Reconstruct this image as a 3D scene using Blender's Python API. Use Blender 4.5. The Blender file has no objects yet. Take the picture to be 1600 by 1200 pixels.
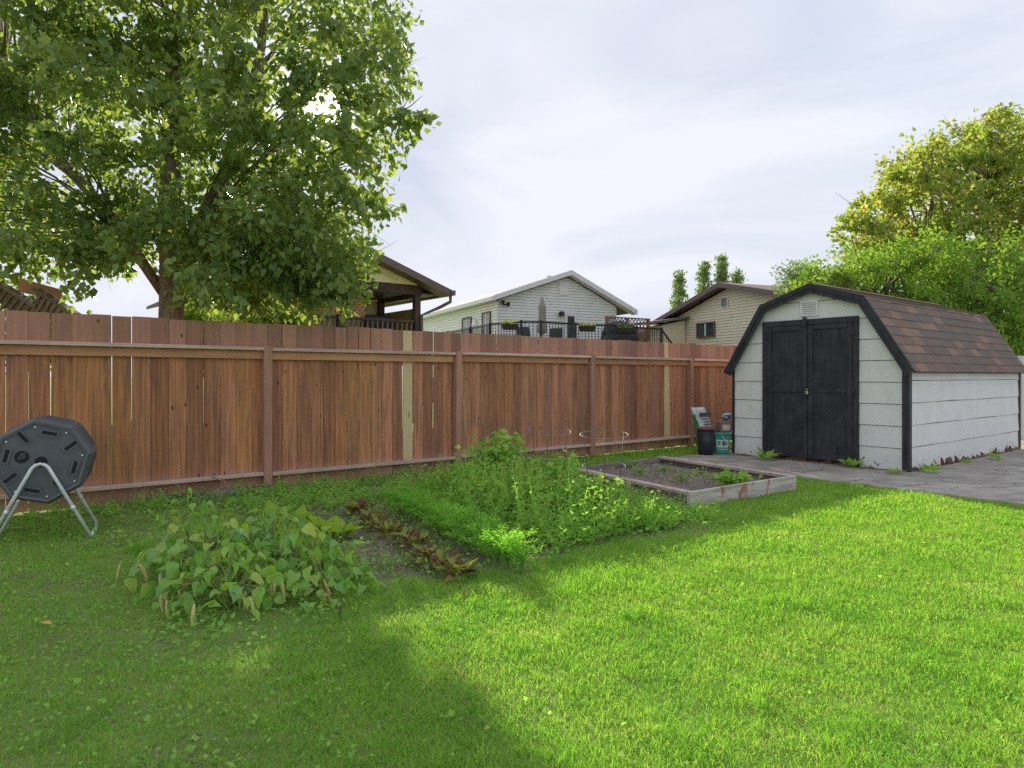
import bpy, bmesh, math, random
import numpy as np
from mathutils import Vector, Matrix

random.seed(7)
RNG = np.random.default_rng(11)
S = bpy.context.scene
COL = S.collection
R = math.radians

# ------------------------------------------------------------------ camera
F_PX, CX, HZ, EYE = 1053.0, 800.0, 588.0, 1.25      # measured from the photograph (1600 x 1200)
cam = bpy.data.cameras.new('camera')
cam.sensor_width = 36.0
cam.lens = 36.0 * F_PX / 1600.0
cam.shift_y = (HZ - 600.0) / 1600.0
cam.clip_start, cam.clip_end = 0.05, 3000.0
cam_ob = bpy.data.objects.new('camera', cam)
cam_ob.location = (0, 0, EYE)
cam_ob.rotation_euler = (R(90), 0, 0)
COL.objects.link(cam_ob)
S.camera = cam_ob

# ------------------------------------------------------------------ sky, sun, exposure
SUN_DIR = Vector((-0.280, 1.0, 0.397)).normalized()   # towards the sun
SUN_EL = math.asin(SUN_DIR.z)
SUN_AZ = math.atan2(SUN_DIR.x, SUN_DIR.y)
world = bpy.data.worlds.new('World')
S.world = world
world.use_nodes = True
wn, wl = world.node_tree.nodes, world.node_tree.links
wn.clear()
w_out = wn.new('ShaderNodeOutputWorld')
w_bg = wn.new('ShaderNodeBackground')
w_bg.inputs['Strength'].default_value = 0.1
w_sky = wn.new('ShaderNodeTexSky')
w_sky.sky_type = 'NISHITA'
w_sky.sun_disc = False
w_sky.sun_elevation = SUN_EL
w_sky.sun_rotation = SUN_AZ
w_sky.dust_density = 2.0
w_tc = wn.new('ShaderNodeTexCoord')
w_map = wn.new('ShaderNodeMapping')
w_map.inputs['Scale'].default_value = (1.0, 1.3, 3.2)
w_map.inputs['Rotation'].default_value = (0.1, 0.25, 0.5)
w_noise = wn.new('ShaderNodeTexNoise')
w_noise.inputs['Scale'].default_value = 1.7
w_noise.inputs['Detail'].default_value = 6.0
w_noise.inputs['Roughness'].default_value = 0.5
w_noise.inputs['Distortion'].default_value = 0.6
w_ramp = wn.new('ShaderNodeValToRGB')
w_ramp.color_ramp.elements[0].position = 0.34
w_ramp.color_ramp.elements[0].color = (2.35, 2.62, 3.25, 1)
w_ramp.color_ramp.elements[1].position = 0.60
w_ramp.color_ramp.elements[1].color = (3.66, 3.72, 4.0, 1)
w_mix = wn.new('ShaderNodeMix'); w_mix.data_type = 'RGBA'
w_clamp = wn.new('ShaderNodeMix'); w_clamp.data_type = 'RGBA'; w_clamp.blend_type = 'DARKEN'
w_clamp.inputs[0].default_value = 1.0
w_clamp.inputs[7].default_value = (4.6, 4.8, 5.3, 1)
# the sun seen through the thin cloud: a small bright disc with a soft aureole
w_dot = wn.new('ShaderNodeVectorMath'); w_dot.operation = 'DOT_PRODUCT'
w_dot.inputs[1].default_value = SUN_DIR
w_disc = wn.new('ShaderNodeMapRange'); w_disc.interpolation_type = 'SMOOTHSTEP'
w_disc.inputs['From Min'].default_value = math.cos(R(1.7))
w_disc.inputs['From Max'].default_value = math.cos(R(0.8))
w_disc.inputs['To Max'].default_value = 60.0
w_aur = wn.new('ShaderNodeMath'); w_aur.operation = 'POWER'; w_aur.inputs[1].default_value = 900.0
w_aurm = wn.new('ShaderNodeMath'); w_aurm.operation = 'MULTIPLY'; w_aurm.inputs[1].default_value = 9.0
w_mx = wn.new('ShaderNodeMath'); w_mx.operation = 'MAXIMUM'; w_mx.inputs[1].default_value = 0.0
w_sum = wn.new('ShaderNodeMath'); w_sum.operation = 'ADD'
w_add = wn.new('ShaderNodeMix'); w_add.data_type = 'RGBA'; w_add.blend_type = 'ADD'
w_add.inputs[0].default_value = 1.0
wl.new(w_tc.outputs['Generated'], w_map.inputs['Vector'])
wl.new(w_map.outputs[0], w_noise.inputs['Vector'])
wl.new(w_noise.outputs['Fac'], w_ramp.inputs[0])
wl.new(w_sky.outputs[0], w_clamp.inputs[6])
w_mix.inputs[0].default_value = 0.85                   # thin high cloud over most of the sky
wl.new(w_clamp.outputs[2], w_mix.inputs[6])
wl.new(w_ramp.outputs[0], w_mix.inputs[7])
wl.new(w_tc.outputs['Generated'], w_dot.inputs[0])
wl.new(w_dot.outputs['Value'], w_disc.inputs['Value'])
wl.new(w_dot.outputs['Value'], w_mx.inputs[0])
wl.new(w_mx.outputs[0], w_aur.inputs[0])
wl.new(w_aur.outputs[0], w_aurm.inputs[0])
wl.new(w_disc.outputs[0], w_sum.inputs[0])
wl.new(w_aurm.outputs[0], w_sum.inputs[1])
wl.new(w_mix.outputs[2], w_add.inputs[6])
wl.new(w_sum.outputs[0], w_add.inputs[7])
wl.new(w_add.outputs[2], w_bg.inputs['Color'])
wl.new(w_bg.outputs[0], w_out.inputs[0])

sun = bpy.data.lights.new('sun', 'SUN')
sun.energy = 3.3
sun.angle = R(0.9)
sun.color = (1.0, 0.93, 0.80)
sun_ob = bpy.data.objects.new('sun', sun)
sun_ob.rotation_euler = (-SUN_DIR).to_track_quat('-Z', 'Y').to_euler()
sun_ob.location = SUN_DIR * 60
COL.objects.link(sun_ob)

S.view_settings.view_transform = 'Standard'
S.view_settings.look = 'None'
S.view_settings.gamma = 1.0
S.view_settings.use_curve_mapping = False
S.view_settings.exposure = 1.25
S.render.engine = 'CYCLES'
S.cycles.use_denoising = False
S.cycles.max_bounces = 5
S.cycles.diffuse_bounces = 3
S.cycles.glossy_bounces = 2
S.cycles.transmission_bounces = 3
S.cycles.adaptive_threshold = 0.015
S.cycles.transparent_max_bounces = 4
S.cycles.sample_clamp_indirect = 6.0
S.cycles.caustics_reflective = False
S.cycles.caustics_refractive = False

# ------------------------------------------------------------------ frames
TH = R(38.3)                                   # the fence runs along U, the yard's other axis is N
U = Vector((math.cos(TH), math.sin(TH), 0))
N = Vector((-math.sin(TH), math.cos(TH), 0))
P0 = Vector((-2.72, 7.44, 0))                  # foot of the post left of the middle

def W(px, py, Y):
    """point at depth Y seen at a photograph pixel"""
    return Vector(((px - CX) / F_PX * Y, Y, EYE - (py - HZ) / F_PX * Y))

def G(px, py, z=0.0):
    """point at height z seen at a photograph pixel"""
    Y = F_PX * (EYE - z) / (py - HZ)
    return Vector(((px - CX) / F_PX * Y, Y, z))

def ab(x, y):
    return x * U.x + y * U.y, x * N.x + y * N.y

def AB(a, b, z=0.0):
    return Vector((a * U.x + b * N.x, a * U.y + b * N.y, z))

# ------------------------------------------------------------------ node helper and materials
class NT:
    def __init__(self, name):
        self.m = bpy.data.materials.new(name)
        self.m.use_nodes = True
        self.t = self.m.node_tree
        self.t.nodes.clear()
        self.out = self.t.nodes.new('ShaderNodeOutputMaterial')
    def n(self, typ, ins=None, **props):
        nd = self.t.nodes.new('ShaderNode' + typ)
        for k, v in props.items():
            setattr(nd, k, v)
        for k, v in (ins or {}).items():
            s = nd.inputs[k]
            if hasattr(v, 'is_output'):
                self.t.links.new(v, s)
            else:
                if isinstance(v, tuple) and len(v) == 3 and s.type == 'RGBA':
                    v = (*v, 1)
                s.default_value = v
        return nd
    def math(self, op, a, b=0.0, clamp=False):
        return self.n('Math', {0: a, 1: b}, operation=op, use_clamp=clamp).outputs[0]
    def noise(self, vec, scale, detail=4, rough=0.55, dist=0.0):
        return self.n('TexNoise', {'Vector': vec, 'Scale': scale, 'Detail': detail, 'Roughness': rough, 'Distortion': dist}).outputs['Fac']
    def ramp(self, fac, stops, interp='LINEAR'):
        nd = self.n('ValToRGB', {0: fac})
        cr = nd.color_ramp
        cr.interpolation = interp
        while len(cr.elements) < len(stops):
            cr.elements.new(0.5)
        for e, (p, c) in zip(cr.elements, stops):
            e.position = p
            e.color = (*c, 1) if isinstance(c, tuple) else (c, c, c, 1)
        return nd.outputs[0]
    def mix(self, fac, a, b, blend='MIX'):
        nd = self.n('Mix', {0: fac, 6: a, 7: b}, data_type='RGBA', blend_type=blend)
        return nd.outputs[2]
    def mapr(self, v, a, b, c=0.0, d=1.0, smooth=True):
        return self.n('MapRange', {'Value': v, 'From Min': a, 'From Max': b, 'To Min': c, 'To Max': d},
                      interpolation_type='SMOOTHSTEP' if smooth else 'LINEAR').outputs[0]
    def scale(self, vec, s):
        return self.n('Mapping', {'Vector': vec, 'Scale': s}).outputs[0]
    def bump(self, h, strength=0.3, dist=0.01):
        return self.n('Bump', {'Height': h, 'Strength': strength, 'Distance': dist}).outputs[0]
    def bsdf(self, color, rough=0.6, spec=0.3, metal=0.0, normal=None):
        ins = {'Base Color': color, 'Roughness': rough, 'Specular IOR Level': spec, 'Metallic': metal}
        if normal is not None:
            ins['Normal'] = normal
        return self.n('BsdfPrincipled', ins).outputs[0]
    def done(self, sh):
        self.t.links.new(sh, self.out.inputs[0])
        return self.m

def obj_vec(t, spread=40.0):
    """object coordinates shifted by the object's own random number"""
    tc = t.n('TexCoord').outputs['Object']
    rnd = t.n('ObjectInfo').outputs['Random']
    off = t.n('CombineXYZ', {0: t.math('MULTIPLY', rnd, spread), 1: t.math('MULTIPLY', rnd, spread * 2.3), 2: t.math('MULTIPLY', rnd, spread * 1.7)}).outputs[0]
    return tc, t.n('VectorMath', {0: tc, 1: off}, operation='ADD').outputs[0], rnd

def m_plain(name, col, rough=0.6, spec=0.3, metal=0.0, var=0.12, scale=6.0, bump=0.0):
    t = NT(name)
    tc, vec, rnd = obj_vec(t)
    f = t.noise(vec, scale, 5, 0.6)
    lo = tuple(c * (1 - var) for c in col)
    hi = tuple(min(1, c * (1 + var)) for c in col)
    c = t.ramp(f, [(0.3, lo), (0.7, hi)])
    nrm = t.bump(t.noise(vec, scale * 12, 3), bump, 0.004) if bump else None
    return t.done(t.bsdf(c, rough, spec, metal, nrm))

def m_fence():
    t = NT('stained_cedar')
    tc, vec, rnd = obj_vec(t)
    xyz = t.n('SeparateXYZ', {0: tc})
    pos = t.n('SeparateXYZ', {0: t.n('NewGeometry').outputs['Position']})
    grain = t.noise(t.scale(vec, (55, 55, 1.6)), 1.0, 5, 0.65, 0.4)
    blotch = t.noise(t.scale(vec, (9, 9, 1.7)), 1.0, 4, 0.6, 0.5)
    base = t.ramp(rnd, [(0.0, (.70, .36, .165)), (0.2, (.54, .27, .155)), (0.4, (.76, .42, .20)), (0.6, (.48, .25, .16)),
                        (0.8, (.66, .335, .17)), (1.0, (.58, .28, .165))])
    base2 = t.ramp(rnd, [(0.0, (.46, .265, .20)), (0.2, (.60, .32, .215)), (0.4, (.37, .235, .20)), (0.6, (.53, .28, .20)), (0.75, (.68, .38, .255)), (0.88, (.41, .25, .21)), (1.0, (.55, .29, .215))])
    far = t.math('ADD', t.mapr(pos.outputs[0], -3.6, 1.2), t.math('MULTIPLY', t.math('SUBTRACT', rnd, 0.5), 0.9), clamp=True)
    col = t.mix(far, base, base2)
    col = t.mix(t.mapr(blotch, 0.46, 0.70, 0, 0.70), col, (.36, .215, .175))
    col = t.mix(t.mapr(grain, 0.35, 0.75, 0, 1), t.mix(1.0, col, (.62, .60, .62), 'MULTIPLY'), t.mix(1.0, col, (1.22, 1.16, 1.10), 'MULTIPLY'))
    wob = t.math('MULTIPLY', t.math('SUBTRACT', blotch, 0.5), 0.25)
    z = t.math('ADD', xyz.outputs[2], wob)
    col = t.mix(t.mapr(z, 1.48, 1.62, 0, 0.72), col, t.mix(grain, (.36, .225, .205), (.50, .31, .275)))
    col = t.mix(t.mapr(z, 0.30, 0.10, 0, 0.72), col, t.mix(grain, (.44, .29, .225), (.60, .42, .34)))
    vor = t.n('TexVoronoi', {'Vector': t.scale(vec, (6, 6, 3.6)), 'Scale': 1.0, 'Randomness': 1.0}).outputs['Distance']
    knot = t.mapr(t.math('ADD', vor, t.math('MULTIPLY', grain, 0.03)), 0.115, 0.06, 0, 0.8)
    col = t.mix(knot, col, (.05, .022, .016))
    col = t.mix(1.0, col, (1.06, .93, .77), 'MULTIPLY')
    col = t.mix(1.0, col, t.ramp(t.math('FRACT', t.math('MULTIPLY', rnd, 17.31)), [(0, .70), (1, 1.15)]), 'MULTIPLY')
    nrm = t.bump(grain, 0.35, 0.003)
    return t.done(t.bsdf(col, 0.72, 0.25, 0, nrm))

def m_wood(name, c1, c2, axis='z', rough=0.75):
    t = NT(name)
    tc, vec, rnd = obj_vec(t)
    sc = {'z': (40, 40, 2), 'x': (2, 40, 40), 'y': (40, 2, 40)}[axis]
    g = t.noise(t.scale(vec, sc), 1.0, 5, 0.65, 0.3)
    b = t.noise(vec, 3.0, 4, 0.6)
    col = t.mix(t.mapr(t.math('ADD', t.math('MULTIPLY', g, 0.6), t.math('MULTIPLY', b, 0.4)), 0.34, 0.66), c1, c2)
    col = t.mix(1.0, col, t.ramp(rnd, [(0, .85), (1, 1.1)]), 'MULTIPLY')
    return t.done(t.bsdf(col, rough, 0.25, 0, t.bump(g, 0.35, 0.003)))

def m_newwood():
    t = NT('new_pine')
    tc, vec, rnd = obj_vec(t)
    z = t.n('SeparateXYZ', {0: tc}).outputs[2]
    g = t.noise(t.scale(vec, (45, 45, 1.5)), 1.0, 4, 0.6, 0.4)
    col = t.mix(g, (.66, .50, .27), (.76, .61, .36))
    col = t.mix(t.mapr(t.math('ADD', z, t.math('MULTIPLY', g, .1)), 0.32, 0.12), col, (.36, .25, .17))
    vor = t.n('TexVoronoi', {'Vector': t.scale(vec, (8, 8, 2.0)), 'Scale': 1.0}).outputs['Distance']
    col = t.mix(t.mapr(vor, 0.12, 0.05, 0, 0.7), col, (.25, .12, .05))
    return t.done(t.bsdf(col, 0.65, 0.3, 0, t.bump(g, 0.2, 0.003)))

def m_peelpaint(name, paint, under, lo, hi, thresh=(0.645, 0.685)):
    """painted board whose paint has chipped along the bottom"""
    t = NT(name)
    geo = t.n('NewGeometry')
    pos = geo.outputs['Position']
    z = t.n('SeparateXYZ', {0: pos}).outputs[2]
    big = t.noise(pos, 3.0, 4, 0.6)
    fine = t.noise(t.scale(pos, (1, 1, 1.0)), 16.0, 5, 0.7)
    dirt = t.mix(t.mapr(big, 0.35, 0.7), tuple(c * 0.93 for c in paint), paint)
    dirt = t.mix(t.mapr(z, 0.45, 0.0, 0, 0.35), dirt, tuple(c * 0.74 for c in paint))
    streak = t.noise(t.scale(pos, (14, 14, 1.0)), 1.0, 4, 0.6)
    dirt = t.mix(t.mapr(streak, 0.54, 0.8, 0, 0.22), dirt, (.42, .40, .36))
    lowness = t.mapr(z, lo, hi, 0.0, 0.24, smooth=False)
    chip = t.mapr(t.math('ADD', t.math('ADD', t.math('MULTIPLY', fine, 0.75), t.math('MULTIPLY', big, 0.25)), lowness), thresh[0] + 0.1, thresh[1] + 0.1)
    col = t.mix(chip, dirt, t.mix(fine, under, tuple(c * 0.5 for c in under)))
    nrm = t.bump(t.math('SUBTRACT', t.noise(pos, 60, 3), t.math('MULTIPLY', chip, 1.5)), 0.15, 0.004)
    return t.done(t.bsdf(col, 0.55, 0.3, 0, nrm))

def m_blackpaint():
    t = NT('black_paint')
    pos = t.n('NewGeometry').outputs['Position']
    a = t.noise(t.scale(pos, (30, 30, 2.5)), 1.0, 5, 0.65)
    b = t.noise(pos, 5.0, 4, 0.6)
    c = t.noise(pos, 34.0, 3, 0.6)
    col = t.mix(t.mapr(t.math('MULTIPLY', t.math('ADD', a, b), 0.5), 0.35, 0.68), (.028, .028, .033), (.065, .065, .074))
    col = t.mix(t.mapr(c, 0.71, 0.76, 0, 0.7), col, (.22, .20, .18))
    return t.done(t.bsdf(col, 0.5, 0.35, 0, t.bump(a, 0.25, 0.003)))

def m_shingle():
    t = NT('asphalt_shingle')
    tc, vec, rnd = obj_vec(t)
    col = t.ramp(rnd, [(0.0, (.165, .13, .122)), (0.22, (.20, .14, .12)), (0.36, (.24, .17, .14)), (0.46, (.155, .13, .125)), (0.60, (.18, .135, .125)),
                       (0.74, (.255, .18, .148)), (0.84, (.16, .125, .12)), (1.0, (.23, .155, .13))], 'CONSTANT')
    pos = t.n('NewGeometry').outputs['Position']
    g = t.noise(pos, 140.0, 3, 0.7)
    b = t.noise(pos, 7.0, 4, 0.6)
    col = t.mix(1.0, col, t.ramp(g, [(0.3, .7), (0.7, 1.3)]), 'MULTIPLY')
    col = t.mix(t.mapr(b, 0.4, 0.75, 0, 0.4), col, (.17, .145, .135))
    col = t.mix(1.0, col, (1.25, 1.2, 1.1), 'MULTIPLY')
    return t.done(t.bsdf(col, 0.9, 0.2, 0, t.bump(g, 0.5, 0.003)))

def m_concrete():
    t = NT('old_concrete')
    pos = t.n('NewGeometry').outputs['Position']
    a = t.noise(pos, 1.3, 5, 0.6, 0.4)
    b = t.noise(t.n('Mapping', {'Vector': pos, 'Rotation': (0, 0, -TH), 'Scale': (2.2, 9.0, 1)}).outputs[0], 1.0, 5, 0.6, 0.8)
    c = t.noise(pos, 90, 4, 0.7)
    col = t.mix(t.mapr(t.math('MULTIPLY', t.math('ADD', a, b), 0.5), 0.36, 0.64), (.30, .27, .225), (.55, .505, .44))
    col = t.mix(t.mapr(c, 0.35, 0.7, 0, 0.5), col, t.mix(1.0, col, (.65, .65, .65), 'MULTIPLY'))
    vor = t.n('TexVoronoi', {'Vector': t.n('VectorMath', {0: pos, 1: t.n('TexNoise', {'Vector': pos, 'Scale': 2.0, 'Detail': 4}).outputs['Color']}, operation='ADD').outputs[0], 'Scale': 0.75}, feature='DISTANCE_TO_EDGE').outputs['Distance']
    col = t.mix(t.mapr(vor, 0.008, 0.003, 0, 0.6), col, (.05, .045, .035))
    return t.done(t.bsdf(col, 0.9, 0.2, 0, t.bump(c, 0.35, 0.004)))

def m_soil(name='dark_soil', k=1.0, scale=22.0):
    t = NT(name)
    pos = t.n('NewGeometry').outputs['Position']
    a = t.noise(pos, scale, 6, 0.7)
    b = t.noise(pos, 2.2, 4, 0.6)
    col = t.mix(t.mapr(a, 0.3, 0.72), (.095 * k, .078 * k, .062 * k), (.30 * k, .25 * k, .20 * k))
    col = t.mix(t.mapr(b, 0.4, 0.7, 0, 0.4), col, (.15 * k, .135 * k, .12 * k))
    return t.done(t.bsdf(col, 0.95, 0.15, 0, t.bump(a, 0.9, 0.02)))

def m_ground():
    t = NT('lawn_earth')
    pos = t.n('NewGeometry').outputs['Position']
    a = t.noise(pos, 26.0, 6, 0.7)
    b = t.noise(pos, 1.6, 4, 0.6)
    soil = t.mix(t.mapr(a, 0.3, 0.72), (.12, .095, .07), (.33, .275, .21))
    green = t.mix(a, (.16, .23, .065), (.30, .36, .12))
    xyz = t.n('SeparateXYZ', {0: t.n('Mapping', {'Vector': pos, 'Rotation': (0, 0, -TH)}).outputs[0]})
    ca, cb = xyz.outputs[0], xyz.outputs[1]
    wob = t.math('MULTIPLY', t.math('SUBTRACT', b, 0.5), 0.9)
    ina = t.math('MULTIPLY', t.mapr(t.math('ADD', ca, wob), 1.5, 2.1), t.mapr(t.math('ADD', ca, wob), 5.2, 4.8))
    inb = t.math('MULTIPLY', t.mapr(t.math('ADD', cb, wob), 3.4, 3.8), t.mapr(cb, 7.75, 7.6))
    bed = t.math('MULTIPLY', ina, inb)
    thin = t.math('MULTIPLY', t.mapr(ca, 0.9, 0.2), t.mapr(b, 0.5, 0.62, 0, 0.9))
    f = t.math('MAXIMUM', bed, thin)
    return t.done(t.bsdf(t.mix(f, green, soil), 0.95, 0.1, 0, t.bump(a, 0.8, 0.02)))

def m_leaf(name, cols, trans=0.4, rough=0.45, spec=0.35, nscale=1.2, tcol=None, rw=0.65):
    t = NT(name)
    geo = t.n('NewGeometry')
    nz = t.noise(geo.outputs['Position'], nscale, 3, 0.6)
    f = t.math('ADD', t.math('MULTIPLY', geo.outputs['Random Per Island'], rw), t.math('MULTIPLY', t.mapr(nz, 0.3, 0.7, smooth=False), 1 - rw))
    k = len(cols) - 1
    col = t.ramp(f, [(i / k, c) for i, c in enumerate(cols)])
    tc = t.mix(1.0, col, tcol or (1.5, 1.6, 0.7), 'MULTIPLY')
    front = t.bsdf(col, rough, spec) if spec > 0.32 else t.n('BsdfDiffuse', {'Color': col}).outputs[0]
    sh = t.n('MixShader', {0: trans, 1: front, 2: t.n('BsdfTranslucent', {'Color': tc}).outputs[0]}).outputs[0]
    return t.done(sh)

def m_objleaf(name, cols, trans=0.35, rough=0.5, spec=0.35):
    """leaf that is an object of its own: veins and mottling, hue by object"""
    t = NT(name)
    tc, vec, rnd = obj_vec(t)
    nz = t.noise(vec, 30.0, 4, 0.6)
    k = len(cols) - 1
    col = t.ramp(rnd, [(i / k, c) for i, c in enumerate(cols)])
    xyz = t.n('SeparateXYZ', {0: tc})
    wave = t.n('TexWave', {'Vector': t.n('CombineXYZ', {0: t.math('SUBTRACT', xyz.outputs[1], t.math('ABSOLUTE', xyz.outputs[0]))}).outputs[0], 'Scale': 14.0, 'Distortion': 0.3}).outputs['Fac']
    col = t.mix(t.mapr(nz, 0.35, 0.75, 0, 0.5), col, t.mix(1.0, col, (1.35, 1.2, 0.9), 'MULTIPLY'))
    tcol = t.mix(1.0, col, (1.5, 1.5, 0.6), 'MULTIPLY')
    sh = t.n('MixShader', {0: trans, 1: t.bsdf(col, rough, spec, 0, t.bump(wave, 0.2, 0.004)), 2: t.n('BsdfTranslucent', {'Color': tcol}).outputs[0]}).outputs[0]
    return t.done(sh)

def m_bark(name, c1, c2):
    t = NT(name)
    pos = t.n('NewGeometry').outputs['Position']
    a = t.noise(t.scale(pos, (22, 22, 4)), 1.0, 6, 0.7, 0.8)
    return t.done(t.bsdf(t.mix(t.mapr(a, 0.32, 0.68), c1, c2), 0.9, 0.15, 0, t.bump(a, 0.9, 0.02)))

def m_bedboard(name, c1, c2, red, amount):
    t = NT(name)
    tc, vec, rnd = obj_vec(t)
    g = t.noise(t.scale(vec, (2.0, 30, 30)), 1.0, 5, 0.65, 0.3)
    b = t.noise(t.scale(vec, (6.5, 6, 2.2)), 1.0, 5, 0.65, 0.5)
    col = t.mix(t.mapr(g, 0.33, 0.68), c1, c2)
    col = t.mix(t.mapr(b, 0.60 - amount, 0.68 - amount, 0, 0.85), col, red)
    col = t.mix(t.mapr(t.noise(vec, 40, 4), 0.62, 0.75, 0, 0.5), col, (.08, .07, .06))
    return t.done(t.bsdf(col, 0.85, 0.2, 0, t.bump(g, 0.4, 0.004)))

def m_glass(name='window_glass'):
    t = NT(name)
    return t.done(t.bsdf((.05, .055, .06), 0.08, 0.6))

M = {}
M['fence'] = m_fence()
M['fence_rail'] = m_wood('stained_rail', (.52, .26, .145), (.70, .36, .20), 'x')
M['fence_cap'] = m_wood('weathered_cap', (.56, .39, .32), (.74, .56, .48), 'x')
M['post'] = m_wood('stained_post', (.42, .225, .16), (.56, .30, .21), 'z')
M['new_pine'] = m_newwood()
M['white_siding'] = m_peelpaint('white_siding_paint', (.88, .865, .835), (.22, .12, .075), 0.42, 0.0)
M['black'] = m_blackpaint()
M['shingle'] = m_shingle()
M['concrete'] = m_concrete()
M['soil'] = m_soil('dark_soil', 1.3)
M['rot'] = m_wood('rotted_wood', (.08, .045, .03), (.26, .15, .10), 'x')
M['ground'] = m_ground()
M['steel'] = m_plain('galvanized_tube', (.82, .84, .86), 0.35, 0.5, 0.2, 0.1, 9.0)
M['wire'] = m_plain('cage_wire', (.22, .18, .16), 0.6, 0.3, 0.1, 0.2, 20.0)
M['darkwire'] = m_plain('dark_wire', (.06, .06, .055), 0.5, 0.4, 0.3, 0.2, 20.0)
M['plastic'] = m_plain('charcoal_plastic', (.12, .125, .14), 0.42, 0.45, 0, 0.16, 5.0, 0.12)
M['plastic_dark'] = m_plain('dark_plastic', (.018, .018, .020), 0.6, 0.3, 0, 0.15)
M['white_trim'] = m_plain('white_trim', (.80, .80, .81), 0.5, 0.35, 0, 0.05)
M['white_vent'] = m_plain('white_vent', (.85, .85, .85), 0.45, 0.4, 0, 0.04)
M['brass'] = m_plain('padlock_metal', (.62, .62, .60), 0.3, 0.5, 0.8, 0.06)
M['glass'] = m_glass()
M['lapwhite'] = m_plain('white_vinyl', (.86, .86, .82), 0.5, 0.35, 0, 0.05, 2.0)
M['lapbeige'] = m_plain('beige_vinyl', (.80, .72, .54), 0.5, 0.35, 0, 0.05, 2.0)
M['yellow'] = m_plain('yellow_stucco', (.88, .82, .52), 0.85, 0.2, 0, 0.08, 3.0)
M['brownmetal'] = m_plain('brown_soffit', (.16, .115, .105), 0.5, 0.35, 0, 0.1, 3.0)
M['brownwood'] = m_wood('dark_brown_wood', (.06, .04, .037), (.13, .09, .08), 'z')
M['roofgrey'] = m_plain('grey_roofing', (.26, .25, .25), 0.9, 0.2, 0, 0.2, 12.0)
M['roofbrown'] = m_plain('brown_roofing', (.22, .175, .16), 0.9, 0.2, 0, 0.2, 12.0)
M['yellowboard'] = m_wood('yellow_boards', (.34, .25, .07), (.50, .38, .13), 'z')
M['lattice_orange'] = m_wood('orange_lattice', (.36, .17, .07), (.50, .27, .13), 'z')
M['lattice_old'] = m_wood('old_lattice', (.12, .085, .06), (.26, .19, .145), 'z')
M['lattice_brown'] = m_wood('brown_lattice', (.22, .12, .085), (.34, .20, .15), 'z')
M['blackmetal'] = m_plain('black_railing', (.02, .02, .024), 0.4, 0.45, 0.2, 0.1)
M['greycloth'] = m_plain('grey_cover', (.33, .31, .29), 0.9, 0.2, 0, 0.12, 8.0)
M['darkcloth'] = m_plain('dark_cover', (.05, .055, .065), 0.6, 0.3, 0, 0.15, 6.0)
M['curtain'] = m_plain('curtain', (.45, .45, .46), 0.9, 0.2, 0, 0.1)
M['bark'] = m_bark('poplar_bark', (.14, .11, .085), (.38, .31, .245))
M['bark2'] = m_bark('grey_bark', (.15, .12, .10), (.36, .30, .25))
M['popleaf'] = m_leaf('poplar_leaf', [(.135, .21, .090), (.195, .285, .10), (.265, .35, .11), (.37, .43, .135)], 0.48, 0.36, 0.5, 1.1, (1.5, 1.45, .55))
M['mapleleaf'] = m_leaf('maple_leaf', [(.22, .34, .08), (.28, .39, .095), (.39, .44, .12), (.27, .38, .095), (.54, .42, .16), (.31, .43, .10)], 0.46, 0.5, 0.3, 0.55, (1.4, 1.42, 0.7), 0.7)
M['bushleaf'] = m_leaf('bush_leaf', [(.17, .31, .06), (.23, .38, .07), (.30, .43, .085), (.37, .47, .10)], 0.38, 0.45, 0.3, 0.6, (1.3, 1.35, .6))
M['limeleaf'] = m_leaf('lime_leaf', [(.11, .19, .025), (.19, .28, .035), (.25, .33, .05)], 0.42, 0.5, 0.3, 2.0)
M['farleaf'] = m_leaf('far_poplar_leaf', [(.16, .23, .12), (.22, .29, .14), (.28, .35, .16)], 0.3, 0.6, 0.2, 0.8)
M['grass'] = m_leaf('grass_blade', [(.135, .325, .055), (.19, .42, .062), (.26, .50, .076), (.34, .555, .10), (.42, .57, .14), (.62, .60, .33)], 0.45, 0.45, 0.3, 2.4, (1.35, 1.4, 0.5), 0.55)
M['weed'] = m_leaf('weed_leaf', [(.19, .38, .095), (.26, .47, .105), (.34, .55, .12), (.45, .61, .165)], 0.4, 0.75, 0.15, 1.6)
M['straw'] = m_leaf('dry_stalk', [(.26, .21, .11), (.36, .30, .16), (.45, .36, .18)], 0.2, 0.7, 0.2)
M['carrot'] = m_leaf('carrot_frond', [(.20, .45, .07), (.26, .51, .08), (.32, .56, .10)], 0.4, 0.5, 0.25, 3.0)
M['beet'] = m_leaf('beet_leaf', [(.17, .045, .05), (.22, .10, .05), (.19, .23, .06), (.33, .35, .07), (.38, .19, .09)], 0.35, 0.45, 0.35, 6.0, None, 0.85)
M['lettuce'] = m_leaf('lettuce_leaf', [(.28, .45, .05), (.36, .52, .07), (.42, .55, .09)], 0.42, 0.5, 0.3, 5.0)
M['tomato'] = m_leaf('tomato_leaf', [(.21, .40, .09), (.28, .48, .105), (.37, .55, .13), (.50, .59, .17)], 0.38, 0.5, 0.3, 3.0)
M['orangebits'] = m_leaf('withered_leaf', [(.32, .36, .12), (.50, .36, .20), (.56, .32, .20), (.40, .40, .16)], 0.3, 0.6, 0.2, 5.0)
M['beanleaf'] = m_objleaf('bean_leaf', [(.17, .37, .08), (.25, .47, .09), (.21, .42, .13), (.37, .57, .09), (.28, .49, .12), (.52, .60, .12), (.22, .43, .15), (.32, .53, .11), (.20, .41, .09)])
M['beanpod'] = m_objleaf('bean_pod', [(.62, .56, .24), (.70, .62, .32), (.50, .50, .16), (.62, .45, .22)], 0.2)
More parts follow.
